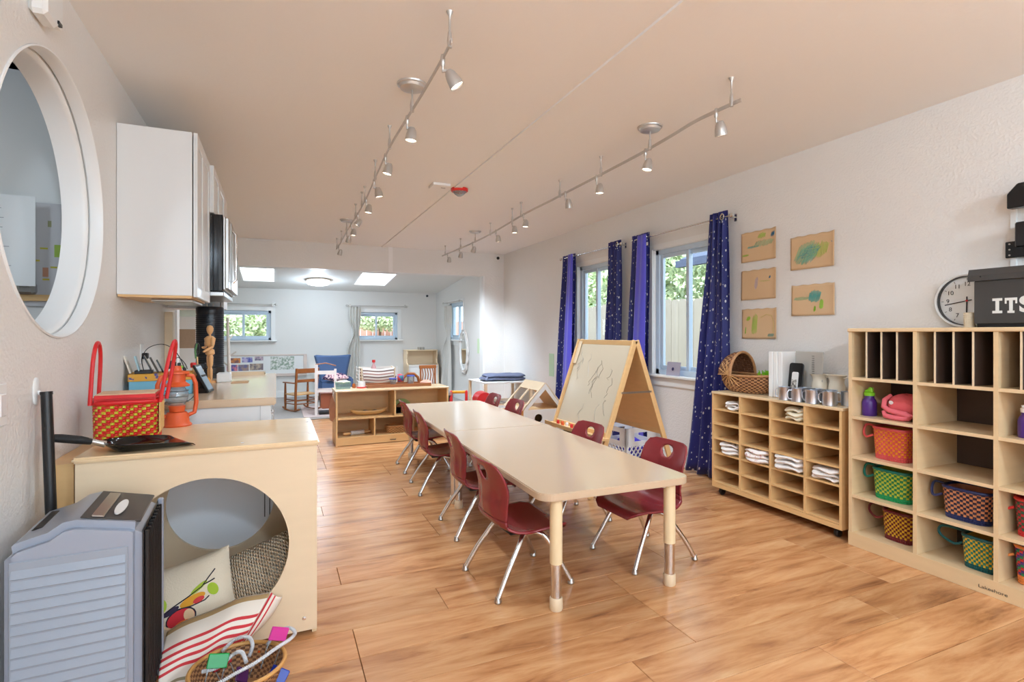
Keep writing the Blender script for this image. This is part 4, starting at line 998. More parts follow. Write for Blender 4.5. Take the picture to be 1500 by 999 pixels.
# ================================================================== TABLES AND CHAIRS
def rrect(x0, y0, x1, y1, r, n=8):
    P = []
    for (cx, cy, a0) in ((x1 - r, y1 - r, 0), (x0 + r, y1 - r, 90), (x0 + r, y0 + r, 180), (x1 - r, y0 + r, 270)):
        for k in range(n + 1): a = R(a0 + 90 * k / n); P.append((cx + r * math.cos(a), cy + r * math.sin(a)))
    return P
TZ = .515
def table(y0, y1, lab, rr):
    xa, xb = 1.008, 1.795; cy = (y0 + y1) / 2; cx = 1.402 + (cy - 1.98) * math.tan(R(1.3))
    t = thing('activity_table', lab, 'table', (cx, cy, 0), R(-1.3), 'children tables set end to end')
    hw, hl = (xb - xa) / 2, (y1 - y0) / 2
    P = []
    for (qx, qy, a0, r) in ((hw, hl, 0, rr[1]), (-hw, hl, 90, rr[1]), (-hw, -hl, 180, rr[0]), (hw, -hl, 270, rr[0])):
        cx_, cy_ = (qx - math.copysign(r, qx)), (qy - math.copysign(r, qy))
        for k in range(9): a = R(a0 + 90 * k / 8); P.append((cx_ + r * math.cos(a), cy_ + r * math.sin(a)))
    MB().prism(P, TZ - .033, TZ, 'xy').build('tabletop', M['table_top'], t, bevel=.004, seg=2)
    for sx in (-1, 1):
        for sy in (-1, 1):
            x, y = sx * (hw - .093), sy * (hl - .055 if True else 0)
            lg = MB().lathe([(0, .2), (.0275, .2), (.0275, TZ - .034), (0, TZ - .034)], 24).build('leg', M['table_leg'], t, smooth=True, loc=(x, y, 0))
            MB().lathe([(0, .04), (.0235, .04), (.0235, .205), (0, .205)], 24).build('chrome_insert', M['chrome'], lg, smooth=True)
            MB().lathe([(0, 0), (.026, 0), (.0285, .006), (.0285, .05), (.026, .055), (0, .055)], 24).build('foot_cap', M['table_edge'], lg, smooth=True)
            MB().bar((0, 0, TZ - .06), (-sx * .09, 0, TZ - .036), .012, .004).build('brace', M['nickel'], lg)
    return t
table(1.975, 3.535, 'pale laminate children table nearest the camera, chairs around it', (.07, .012))
table(3.537, 5.095, 'pale laminate children table farther back, against the first one', (.012, .07))

def make_chair(lab):
    t = thing('school_chair', lab, 'chair', (0, 0, 0), 0, 'burgundy chairs round the long table')
    prof = [(.198, .250), (.190, .268), (.168, .279), (.12, .282), (.06, .278), (.0, .272), (-.05, .270), (-.09, .274), (-.12, .286), (-.142, .305), (-.156, .332), (-.163, .362), (-.165, .393), (-.163, .42), (-.163, .452), (-.168, .484), (-.176, .520), (-.187, .556), (-.198, .587), (-.202, .598)]
    hw = [.120, .152, .174, .190, .194, .190, .184, .172, .162, .155, .150, .150, .153, .158, .163, .166, .166, .160, .140, .10]
    def surf(i0, i1, hole=None):
        nv = (i1 - i0) * 3; nu = 30
        def f(u, v):
            q = i0 + (i1 - i0) * v; i = min(int(q), len(prof) - 2); k = q - i
            x = lerp(prof[i][0], prof[i + 1][0], k); z = lerp(prof[i][1], prof[i + 1][1], k); h = lerp(hw[i], hw[i + 1], k)
            s_ = (u - .5) * 2; y = s_ * h
            if q < 9: z += .012 * s_ ** 2 * min(1, q / 3) ; 
            else: x += .034 * abs(s_) ** 2.5 * min(1, (q - 8) / 3) * (1 - .75 * max(0, (q - 15) / 4))   # wings wrap forward
            if 9.5 < q < 15.5:  # moulded lumbar hollow
                x += .008 * max(0, 1 - ((abs(s_) - .55) / .22) ** 2) * math.sin((q - 9.5) / 6 * PI)
            return (x, y, z)
        return f, nu, nv
    f, nu, nv = surf(0, 10); MB().grid(f, nu, nv).build('seat', M['burgundy'], t, smooth=True, solid=.011)
    f, nu, nv = surf(10, 19)
    # handle hole: drop cells then pull the border onto the outline
    hc, hv = .5, .72
    def ins(u, v): return ((u - hc) / .135) ** 2 + ((v - hv) / .105) ** 2
    b = MB().grid(f, nu, nv, skip=lambda u, v: ins(u, v) < 1)
    V = nv + 1
    used = {}
    for fa in b.f:
        for i in fa: used[i] = used.get(i, 0) + 1
    for i in range(nu + 1):
        for j in range(V):
            u, v = i / nu, j / nv; d = ins(u, v); idx = i * V + j
            if idx in used and used[idx] < 4 and 0 < i < nu and 0 < j < nv:
                a = math.atan2((v - hv) / .105, (u - hc) / .135); rr_ = 1.0 + .16 * math.sin(a) * 1 - .10 * abs(math.cos(a)) * (math.sin(a) < 0)
                b.v[idx] = f(hc + .135 * rr_ * math.cos(a), hv + .105 * math.sin(a))
    b.build('backrest', M['burgundy'], t, smooth=True, solid=.008)
    MB().box(-.09, -.10, .248, .07, .10, .265).build('seat_bracket', M['black'], t, bevel=.006)
    for sy in (-1, 1):
        for sx, pts in ((1, [(.195, .178, .014), (.150, .163, .10), (.105, .150, .18), (.082, .142, .220), (.055, .125, .246), (.005, .085, .254)]), (-1, [(-.195, .185, .014), (-.14, .17, .11), (-.085, .152, .19), (-.062, .143, .224), (-.04, .125, .246), (-.005, .085, .254)])):
            P = [Vector((x, y * sy, z)) for x, y, z in pts]; Q = []
            for i in range(len(P) - 1):
                p0, p1, p2, p3 = [P[max(0, min(len(P) - 1, i + k))] for k in (-1, 0, 1, 2)]
                for k in range(4):
                    u = k / 4; Q.append(.5 * ((2 * p1) + (-p0 + p2) * u + (2 * p0 - 5 * p1 + 4 * p2 - p3) * u * u + (-p0 + 3 * p1 - 3 * p2 + p3) * u ** 3))
            Q.append(P[-1]); lg = MB().tube(Q, .0122, 12).build('leg', M['chrome'], t, smooth=True)
            MB().lathe([(0, 0), (.013, 0), (.0165, .006), (.014, .016), (.0115, .026), (0, .026)], 14, (P[0].x, P[0].y, 0)).build('glide', M['steel'], lg, smooth=True)
    return t
ch = make_chair('burgundy chair nearest the camera on the kitchen side of the table')
ch.location = (1.075, 2.385, 0); ch.rotation_euler = (0, 0, R(4))
G = 'burgundy chairs round the long table'
dup(ch, (1.145, 3.115, 0), R(-2), 'burgundy chair second from the camera on the kitchen side of the table', G)
dup(ch, (1.165, 4.03, 0), R(-3), 'burgundy chair third from the camera on the kitchen side of the table', G)
dup(ch, (1.195, 4.69, 0), R(-2), 'burgundy chair farthest down the kitchen side of the table', G)
dup(ch, (1.805, 2.365, 0), R(183), 'burgundy chair at the near corner on the window side of the table', G)
dup(ch, (1.725, 3.03, 0), R(184), 'burgundy chair in front of the easel, second on the window side', G)
dup(ch, (1.785, 4.36, 0), R(181), 'burgundy chair before the dollhouse, third on the window side', G)
dup(ch, (1.78, 4.87, 0), R(180), 'burgundy chair by the red mailbox toy, farthest on the window side', G)

# ================================================================== RIGHT WALL FURNITURE
CX = 2.955
t = thing('cubby_shelf', 'tall birch cubby unit with slots on top and baskets below', 'shelf unit', (CX, 2.004, 0))
cw = .3335; zs = [.075, .287, .504, .726, .944]
box('top', M['birch_h'], -.006, -4 * cw - .012, 1.197, .362, .006, 1.217, t, bevel=.004)
for k in range(5): box('upright', M['birch'], 0, -k * cw - (.018 if k < 4 else .0), .0, .355, -k * cw + (.0 if k < 4 else .018), 1.197, t)
for k in range(4):
    for i, z in enumerate(zs):
        box('shelf', M['birch_h'], .001, -(k + 1) * cw + .0005, z - .016, .348, -k * cw - .0185, z, t)
    for q in (1, 2, 3):
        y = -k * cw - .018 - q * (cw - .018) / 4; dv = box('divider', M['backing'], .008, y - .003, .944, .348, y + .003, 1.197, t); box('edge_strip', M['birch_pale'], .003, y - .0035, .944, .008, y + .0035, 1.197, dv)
box('kick_board', M['birch'], -.003, -4 * cw - .018, 0.001, -.0003, .0, .0745, t)
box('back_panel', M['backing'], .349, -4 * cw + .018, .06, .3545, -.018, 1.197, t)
text('lettering', 'Lakeshore', M['dark_grey'], .021, (-.0036, -.666, .031), (R(90), 0, R(-90)), t, ext=.0004, sx=1.25)
# baskets
def cubby_basket(x, y, z, w_, d_, h_, A, B, rim, lab, base=None, third=None, hl=.0, rz=0, hcol=None, side=1, ns=48, nz=13, br=2):
    t = thing('woven_basket', lab, 'basket', (x, y, z), rz, 'woven baskets in the cubby unit')
    woven(t, w_, d_, h_, A, B, rim, base, ns=ns, nz=nz, base_rows=br, third=third); hm = hcol or rim
    e = side
    pts = [(-.0, e * d_ / 2, h_ - .01), (-.012, e * (d_ / 2 + .03), h_ + .0), (-.03, e * (d_ / 2 + hl), h_ - .0), (-.05, e * (d_ / 2 + hl + .0), h_ - .035), (-.062, e * (d_ / 2 + .035), h_ - .06), (-.055, e * (d_ / 2), h_ - .045)]
    P = [Vector(p) for p in pts]; Q = []
    for i in range(len(P) - 1):
        p0, p1, p2, p3 = [P[max(0, min(len(P) - 1, i + k))] for k in (-1, 0, 1, 2)]
        for k in range(5): u = k / 5; Q.append(.5 * ((2 * p1) + (-p0 + p2) * u + (2 * p0 - 5 * p1 + 4 * p2 - p3) * u * u + (-p0 + 3 * p1 - 3 * p2 + p3) * u ** 3))
    Q.append(P[-1]); MB().tube(Q, .006, 8).build('handle', hm, t, smooth=True)
    return t
def raf(n, c): return mat(n, c, .45, var=.12, scale=60)
pinkr, org, yel = raf('pink_raffia', (214, 84, 84)), raf('orange_raffia', (224, 138, 34)), raf('gold_raffia', (216, 172, 44))
grn, lime, teal, tealb = raf('green_raffia', (32, 132, 78)), raf('lime_raffia', (186, 190, 60)), raf('teal_raffia', (20, 120, 104)), raf('teal_dark_raffia', (18, 84, 84))
maro, nav, salm, crim = raf('maroon_raffia', (110, 30, 34)), raf('navy_raffia', (34, 44, 92)), raf('salmon_raffia', (206, 136, 92)), raf('crimson_raffia', (176, 34, 44))
cubby_basket(3.09, 1.825, .504, .17, .185, .168, org, pinkr, pinkr, 'pink rimmed orange basket under the coral bag', hl=.055, base=pinkr)
cubby_basket(3.10, 1.822, .287, .18, .20, .160, lime, grn, teal, 'green and yellow basket below the pink one', base=raf('bright_green', (24, 150, 86)), hl=.055)
cubby_basket(3.11, 1.795, .075, .18, .16, .155, yel, maro, maro, 'maroon and gold basket on the bottom shelf, first column', base=maro, hl=.08)
cubby_basket(3.09, 1.480, .287, .17, .20, .150, salm, raf('dark_nav', (40, 36, 60)), nav, 'navy rimmed salmon checked basket in the second column', base=nav, hl=.05)
cubby_basket(3.09, 1.42, .075, .17, .15, .150, yel, teal, tealb, 'teal and yellow basket with big loop on the bottom shelf, second column', base=tealb, hl=.10, third=None)
cubby_basket(3.10, 1.20, .287, .17, .20, .165, crim, raf('forest', (30, 84, 60)), raf('scarlet', (206, 44, 46)), 'scarlet rimmed checked basket at the picture edge, third column', base=raf('scarlet2', (200, 40, 44)), hl=.05)
cubby_basket(3.10, 1.205, .075, .17, .19, .165, raf('purple_raf', (80, 50, 130)), raf('green2', (30, 130, 80)), raf('cane_orange', (222, 138, 72)), 'multicoloured basket with orange rim at the picture edge, bottom shelf', base=raf('cane_or2', (220, 128, 60)), third=raf('red3', (206, 48, 44)), hl=.04, br=3)
# bottle
def bottle(x, y, z, lab, cap):
    t = thing('water_bottle', lab, 'bottle', (x, y, z))
    MB().lathe([(0, 0), (.033, 0), (.036, .004), (.036, .075), (.031, .09), (.024, .1), (.024, .115), (0, .115)], 24).build('body', M['purple'], t, smooth=True)
    c = MB().lathe([(0, .112), (.026, .112), (.027, .128), (.02, .134), (0, .134)], 20).build('cap', cap, t, smooth=True)
    MB().prism([(-.022, .132), (.02, .132), (.024, .142), (.008, .146), (-.004, .162), (-.016, .16)], -.009, .009, 'yz').build('spout', cap, c, bevel=.003)
    return t
bottle(3.06, 1.955, .726, 'purple metal bottle with lime spout lid beside the coral bag', M['green'])
bottle(3.05, 1.253, .726, 'purple bottle at the right picture edge in the third column', M['white_plastic'])
t = thing('coral_bag', 'coral pink soft toy bag folded in the top open cubby', 'bag', (3.10, 1.79, .726))
def bag(u, v):
    a = 2 * PI * u; b_ = PI * (v - .5); r = max(0, math.cos(b_)) ** .75; sa = abs(math.sin(a)) ** .7 * math.copysign(1, math.sin(a)); ca = abs(math.cos(a)) ** .7 * math.copysign(1, math.cos(a))
    return (.075 * ca * r, .085 * sa * r - .012, .070 + .066 * math.sin(b_) * (1 + .06 * math.sin(3 * a)))
MB().grid(bag, 32, 16, cu=True).build('body', M['coral'], t, smooth=True)
cable_pts = [(-.03, .055, .125), (-.066, .066, .10), (-.080, .062, .065), (-.084, .03, .048), (-.086, -.01, .042), (-.085, -.05, .036), (-.083, -.075, .026), (-.088, -.06, .018)]
MB().tube(cable_pts, [.010, .013, .014, .014, .015, .017, .018, .014], 10).build('rolled_strap', mat('coral_light', (226, 108, 118), .85, bump=.3, bscale=150), t, smooth=True)
MB().tube([(-.076, .066, .04), (-.086, .05, .018), (-.090, .01, .014), (-.09, -.04, .014), (-.086, -.07, .02)], [.010, .014, .014, .013, .012], 10).build('lower_strap', bpy.data.materials['coral_light'], t, smooth=True)
MB().lathe([(0, 0), (.012, .0), (.010, .004), (0, .005)], 12, axis='x').build('eye_patch', M['paper'], t, loc=(-.070, .030, .090), rot=(0, R(20), PI))
# on top of cubby
ZT = 1.217
t = thing('wall_clock', 'round white wall clock leaning behind the dark letter box', 'clock', (3.322, 1.612, ZT + .001 + .142), 0); t.rotation_euler = (0, 0, 0)
MB().lathe([(.128, -.004), (.13, -.03), (.137, -.036), (.143, -.03), (.143, 0), (0, 0), (0, -.004)], 56, axis='x').build('rim', M['white_plastic'], t, smooth=True)
MB().lathe([(.1255, -.006), (.1255, -.026), (.1285, -.028), (.1285, -.006)], 56, axis='x', cap=False).build('inner_ring', M['dark_grey'], t, smooth=True)
MB().lathe([(0, -.006), (.128, -.006)], 56, axis='x').build('dial', M['paper'], t, fix=False)
for h in range(1, 13):
    a = R(90 - 30 * h); y = -math.cos(a); z = math.sin(a)    # facing -x, right-hand side is -y
    if h in (12, 1, 2, 3, 4, 5): pass
    text('numeral', str(h), M['dark_grey'], .031, (-.0075, .088 * y, .088 * z), (R(90), 0, R(-90)), t, ext=.0003)
    MB().bar((-.007, .108 * y, .108 * z), (-.007, .118 * y, .118 * z), .002, .001, up=(1, 0, 0)).build('tick', M['dark_grey'], t)
for (nm, ln, deg, wd) in (('hour_hand', .062, 181, .006), ('minute_hand', .103, 259, .0045)):
    a = R(90 - deg); y, z = -math.cos(a), math.sin(a); MB().bar((-.010, -.022 * y, -.022 * z), (-.010, ln * y, ln * z), wd, .0012, up=(1, 0, 0)).build(nm, M['black'], t)
MB().lathe([(0, -.014), (.005, -.013), (.005, -.008), (0, -.008)], 12, axis='x').build('hub', M['red'], t)
t = thing('letter_box', 'dark grey metal box with lid lettered in white on the cubby unit', 'box', (3.09, 1.475, ZT + .018))
box('box_body', M['dark_grey'], 0, -.36, 0, .16, 0, .206, t, bevel=.003)
MB().prism([(-.012, .205), (-.012, .232), (-.002, .262), (.172, .262), (.172, .205), (.165, .205), (.165, .21), (0, .21), (0, .205)], -.372, .02, 'xz').build('lid', M['dark_grey'], t)
MB().box(.01, -.35, -.018, .15, -.01, 0).build('base_rail', M['black'], t)
chalk = mat('chalk_white', (225, 225, 220), .7)
def slab_letter(y0, y1, pts): MB().prism([(lerp_(y0, y1, u), .048 + .070 * v) for u, v in pts], -.0024, -.0004, 'yz').build('lettering', chalk, t)
def lerp_(a, b, u): return a + (b - a) * u
slab_letter(-.074, -.111, [(0, 0), (1, 0), (1, .17), (.68, .17), (.68, .83), (1, .83), (1, 1), (0, 1), (0, .83), (.32, .83), (.32, .17), (0, .17)])
slab_letter(-.121, -.166, [(.22, 0), (.78, 0), (.78, .15), (.64, .15), (.64, .83), (.86, .83), (.86, .62), (1, .62), (1, 1), (0, 1), (0, .62), (.14, .62), (.14, .83), (.36, .83), (.36, .15), (.22, .15)])
text('lettering', 'S', chalk, .098, (-.0012, -.197, .083), (R(90), 0, R(-90)), t, ext=.0006, sx=1.05, bold=.0035)
MB().lathe([(0, 0), (.004, 0), (.003, -.003), (0, -.003)], 10, axis='x').build('rivet', M['black'], t, loc=(-.012, -.03, .225))
t = thing('small_tin', 'small cream ribbed tin with twine in front of the clock', 'tin', (3.13, 1.512, ZT))
MB().lathe([(0, 0)] + [(.0225 + (.0012 if k % 2 else 0), .0035 * k + .001) for k in range(22)] + [(0, .076)], 20).build('tin', mat('cream_tin', (220, 206, 180), .5), t, smooth=False)
MB().lathe([(0, 0), (.012, 0), (.014, .02), (.010, .05), (0, .052)], 12, (.03, -.03, 0)).build('green_tag', mat('green_tag', (20, 130, 70), .4), t, smooth=True)
# wall mounted monitor bracket at the picture edge
t = thing('monitor_bracket', 'black and white wall bracket above the letter box at the picture edge', 'wall bracket', (XR, 1.41, 1.6))
box('rail', M['white_plastic'], -.014, .0, -.12, 0, .022, .235, t); box('plate', M['black'], -.03, -.30, -.04, -.015, .036, .04, t, bevel=.003)
box('arm', M['black'], -.10, -.12, .0, -.03, -.03, .12, t, bevel=.006)
for z in (-.027, .0, .027): MB().lathe([(0, 0), (.004, 0), (.004, -.003), (0, -.003)], 8, axis='x').build('screw', M['nickel'], t, loc=(-.03, .018, z))
t = thing('wall_monitor', 'black wall monitor cut off at the right picture edge', 'monitor', (XR - .05, 1.39, 1.86))
MB().prism([(.02, -.07), (.02, .0), (-.02, .045), (-.5, .045), (-.5, -.07)], -.05, .0, 'yz').build('housing', M['black'], t, bevel=.004)

# low mail-slot unit
LX = 2.965
t = thing('paper_sorter', 'low birch sorter with twenty-four slots on casters', 'shelf unit', (LX, 3.05, 0))
Y4 = [0, -.253, -.504, -.755, -1.0]; z0, z1 = .085, .76
box('top', M['birch_h'], -.004, -1.008, z1 - .018, .36, .004, z1, t, bevel=.003)
for y in Y4: box('upright', M['maple'], 0, y - .016 if y > -1 else y - .0, z0, .355, y if y > -1 else y + .016, z1 - .018, t)
for c in range(4):
    for r in range(6):
        z = z0 + .012 + r * (z1 - .018 - z0 - .012) / 6
        box('shelf', M['maple'], .001, Y4[c + 1] + (.0002 if c < 3 else .0162), z - .010, .348, Y4[c] - .0162, z, t)
box('back_panel', M['maple_warm'], .3485, -.998, z0, .3545, -.002, z1 - .018, t)
box('base_frame', M['maple'], .0, -1.0, z0 - .028, .355, 0, z0, t)
for (x, y) in ((.04, -.06), (.04, -.95), (.31, -.06), (.31, -.95)):
    cs = MB().lathe([(0, -.012), (.022, -.012), (.026, -.006), (.026, .006), (.022, .012), (0, .012)], 18, axis='y').build('caster', M['black'], t, smooth=True, loc=(x, y, .0265)); MB().box(-.012, -.016, .01, .012, .016, .03).build('fork', M['black'], cs)
rowh = (z1 - .018 - z0 - .012) / 6
def towel(col, row, lab, x=3.07, wy=.12, h=.05, m=None, dx=.05, dy=0, seed=0):
    h *= 1.15; wy *= 1.08; x -= .02
    rr_ = random.Random(seed); z = z0 + .0125 + row * rowh; yc = 3.05 + (Y4[col] - .016 + Y4[col + 1]) / 2 + dy
    t = thing('folded_cloth', lab, 'cloth', (x, yc, z), 0, 'cloths in the paper sorter'); n = 3
    for k in range(n):
        ph = rr_.random() * 6; zk = h * k / n; hk = h / n; ww = wy * (1 - .12 * rr_.random()) / 2
        def f(u, v, ph=ph, zk=zk, hk=hk, ww=ww):
            a = 2 * PI * u; b_ = PI * (v - .5); c_ = max(0, math.cos(b_)) ** .45; sxx = abs(math.cos(a)) ** .6 * math.copysign(1, math.cos(a)); syy = abs(math.sin(a)) ** .6 * math.copysign(1, math.sin(a))
            return (.09 * sxx * c_ + .006 * math.sin(3 * a + ph), ww * syy * c_ + .005 * math.sin(4 * a + ph), zk + hk / 2 + hk * .56 * math.sin(b_) * (1 + .25 * math.sin(2 * a + ph)) + .006 * math.sin(5 * a + ph) * c_ + (.003 if k == 0 else 0))
        MB().grid(f, 28, 8, cu=True).build('fold', m or M['towel'], t, smooth=True)
    return t
towel(0, 5, 'white towel stack in the top slot under the cradle basket', 3.08, .13, .05, dy=-.035, seed=1)
towel(2, 5, 'cream washcloth stack in the top slot of the third column', 3.08, .14, .068, mat('cream_wash', (232, 222, 196), .9, bump=.4, bscale=150), dy=-.03, seed=2)
towel(0, 2, 'crumpled white cloth in the first column, third slot up', 3.07, .17, .07, dy=-.01, seed=3)
towel(1, 2, 'crumpled printed cloth in the second column, third slot up', 3.06, .20, .075, pic_mat('dotted_cloth', (206, 150, 150), (236, 228, 222), None, 60, .9, (.36, .42)), seed=4)
towel(2, 2, 'large crumpled white cloth in the third column, third slot up', 3.06, .215, .085, seed=5)
towel(3, 2, 'white lace cloth in the fourth column, third slot up', 3.07, .19, .065, seed=6)

ZL = .76
# cradle basket
t = thing('wicker_cradle', 'brown wicker doll cradle with hood on the low sorter', 'cradle basket', (3.13, 2.865, ZL), R(0)); t.scale = (1.12, 1.16, 1.04)
def oval(a): return (.105 * math.sin(a), .20 * math.cos(a))
def weave_surface(fn, nu, nv, name, m, cu=False, amp=.0045):
    b = MB()
    for i in range(nu):
        for j in range(nv):
            q = [Vector(fn(i / nu, j / nv)), Vector(fn((i + 1) / nu, j / nv)), Vector(fn((i + 1) / nu, (j + 1) / nv)), Vector(fn(i / nu, (j + 1) / nv))]
            c0 = sum(q, Vector()) / 4; nn = (q[2] - q[0]).cross(q[3] - q[1])
            if nn.length < 1e-9: continue
            nn.normalize()
            k = len(b.v); top = [c0 + (p - c0) * .55 + nn * (amp if (i + j) % 2 else amp * .3) for p in q]; b.v += [tuple(p) for p in q + top]
            for s_ in ((4, 5, 6, 7), (0, 1, 5, 4), (1, 2, 6, 5), (2, 3, 7, 6), (3, 0, 4, 7)): b.f.append(tuple(k + x for x in s_)); b.m.append((i + j) % 2)
    return b.build(name, [m, M['wicker_dark']], t, fix=False)
def body(u, v):
    a = 2 * PI * u; x, y = oval(a); k = (1 - .50 * (1 - v) ** 2.2) ** .5 * (1 if v > 0 else .97); z = .006 + .115 * v + .010 * (y / .2) ** 2 * v; return (x * k, y * k, z)
weave_surface(body, 60, 11, 'woven_body', M['wicker'])
def hood(u, v):   # hood on the +y end
    a = PI * u; r = .112; q = v * PI / 2 * .97
    y0 = .045; return (-r * math.cos(a) * math.cos(q) ** .8, y0 + .160 * math.sin(q), .115 + .165 * math.sin(a) * math.cos(q) ** .8)
weave_surface(hood, 30, 12, 'woven_hood', M['wicker'])
weave_surface(lambda u, v: tuple(Vector(hood(1 - u, v)) * .965 + Vector((0, 0, .003))), 30, 10, 'hood_lining', M['wicker_dark'])
MB().tube([(x, y, .121 + .010 * (y / .2) ** 2) for x, y in [oval(2 * PI * k / 40) for k in range(40)]], .008, 8, True).build('rim', M['wicker'], t, smooth=True)
MB().tube([hood(k / 20, 0) for k in range(21)], .009, 8).build('hood_rim', M['wicker'], t, smooth=True)
MB().tube([hood(k / 20, .0) for k in range(21)], .004, 6).build('hood_binding', M['wicker_dark'], t, smooth=True)
# ribs radiating from a side rosette
for k in range(11):
    a = R(-70 + k * 26); b = MB(); c0 = Vector((-.108, .06, .125)); L_ = .10
    pts = []
    for i in range(6):
        r = L_ * i / 5; y = c0.y + r * math.sin(a); z = c0.z - r * math.cos(a)
        if z < .115:
            v = max(0.0, (z - .006) / .115); x = -.105 * math.sqrt(max(0, 1 - (y / .2) ** 2)) * (.62 + .38 * math.sin(v * PI / 2)) - .004
        else: x = -.112 * math.sqrt(max(.02, 1 - ((z - .115) / .17) ** 2)) * (math.cos(min(1.4, max(0, (y - .045)) / .18))) - .004
        pts.append((x, y, z))
    b.tube(pts, .0035, 6).build('rib', mat('rib_cane', (196, 150, 96), .5) if k == 0 else bpy.data.materials['rib_cane'], t, smooth=True)
o = thing('toy_grass', 'lime green plastic grass clump behind the cradle basket', 'toy plant', (3.245, 2.79, ZL))
MB().lathe([(0, 0), (.05, 0), (.055, .03), (.058, .095), (0, .095)], 20).build('pot', M['black'], o, smooth=True)
b = MB(); rg = random.Random(3)
for k in range(60):
    a = rg.random() * 2 * PI; r = rg.random() * .055; l = .02 + rg.random() * .045; x, y = r * math.cos(a), r * 1.4 * math.sin(a); b.tube([(x, y, .09), (x * 1.25, y * 1.25, .10 + l)], [.007, .003], 5)
b.build('grass_blades', M['green'], o, smooth=True)
t = thing('photo_book', 'thin dark book standing between the cradle and the white binders', 'book', (3.13, 2.655, ZL)); box('cover', mat('dark_cover', (70, 44, 40), .5), 0, -.008, 0, .13, .004, .255, t); box('pages', M['paper'], .003, -.005, .003, .127, .001, .252, t)
for k in range(3):
    t = thing('binder', ['white binder beside the dark book', 'white binder in the middle of the three', 'white binder next to the black device'][k], 'binder', (3.06 + k * .004, 2.632 - k * .034, ZL), 0, 'white binders on the low sorter')
    box('cover', M['white_plastic'], 0, -.032, 0, .22, 0, .305, t, bevel=.003); box('paper_edge', M['paper'], .006, -.027, .003, .214, -.005, .3, t)
t = thing('grey_folder', 'tall grey plastic folder standing behind the black device', 'folder', (3.17, 2.40, ZL)); box('board', mat('folder_grey', (176, 172, 164), .45), -.004, -.075, 0, .004, .125, .31, t, bevel=.003, rot=(0, R(4), 0))
for k in range(9): box('tab', M['dark_grey'], -.0065, -.028, .28 - k * .014, -.004, -.012, .283 - k * .014, t)
t = thing('black_tablet', 'black rounded device with a white remote leaning on the grey folder', 'device', (3.11, 2.475, ZL)); 
MB().prism([(q[0], q[1]) for q in rrect(-.052, 0, .052, .235, .018)], -.004, .004, 'yz').build('slab', M['black'], t, rot=(0, R(7), 0), bevel=.0015)
MB().prism([(q[0], q[1]) for q in rrect(-.026, .0, .02, .175, .012)], -.016, -.006, 'yz').build('white_holder', M['white_plastic'], t, rot=(0, R(7), 0), bevel=.002)
box('print', pic_mat('bw_print', (60, 56, 52), (220, 214, 206), None, 60, .4), -.0172, -.02, .04, -.0162, .015, .125, t, rot=(0, R(7), 0))
# mugs
mug = thing('steel_mug', 'x', 'mug', (0, 0, 0), 0, 'steel mugs on the low sorter')
MB().lathe([(0, 0), (.035, 0), (.037, .002), (.037, .082), (.0385, .084), (.0355, .083), (.0345, .004), (0, .004)], 28).build('cup', M['mug_steel'], mug, smooth=True)
MB().tube([(0, .036, .07), (0, .052, .072), (0, .062, .058), (0, .062, .030), (0, .052, .016), (0, .036, .016)], .0035, 8).build('handle', M['mug_steel'], mug, smooth=True)
ms = [(3.00, 2.455, 10, 'steel mug at the binder end of the mug row'), (3.00, 2.362, 60, 'steel mug with its handle to the camera, second in the row'), (3.085, 2.375, 200, 'steel mug behind the second and third mugs'), (3.085, 2.290, 170, 'steel mug behind the middle of the row'), (3.00, 2.262, 5, 'steel mug in the middle of the front row'), (3.01, 2.158, 8, 'steel mug in front, before the pitcher'), (3.09, 2.205, 190, 'steel mug behind the front one, under the pitcher'), (3.10, 2.105, 180, 'steel mug at the tall cubby end of the row')]
mug['label'] = ms[0][3]; mug.location = (ms[0][0], ms[0][1], ZL); mug.rotation_euler = (0, 0, R(ms[0][2]))
for x, y, a, l in ms[1:]: dup(mug, (x, y, ZL), R(a), l)
def pitcher(x, y, lab, rz):
    t = thing('cream_pitcher', lab, 'pitcher', (x, y, ZL), rz, 'cream pitchers on the low sorter'); m = bpy.data.materials.get('cream_enamel') or mat('cream_enamel', (232, 222, 202), .25)
    MB().lathe([(0, 0), (.04, 0), (.046, .01), (.05, .05), (.046, .10), (.040, .125), (.044, .15), (.056, .168), (.053, .168), (.04, .15), (.036, .125), (.042, .1), (0, .02)], 28).build('jug', m, t, smooth=True)
    MB().tube([(0, -.044, .15), (0, -.075, .158), (0, -.092, .13), (0, -.078, .08), (0, -.048, .055)], .0055, 8).build('handle', m, t, smooth=True)
    MB().prism([(.03, .168), (.075, .172), (.04, .14)], -.014, .014, 'yz').build('spout', m, t, bevel=.004)
pitcher(3.20, 2.36, 'cream pitcher at the back, spout toward the folder', R(0)); pitcher(3.20, 2.245, 'cream pitcher at the back with its handle toward the cubby unit', R(0))

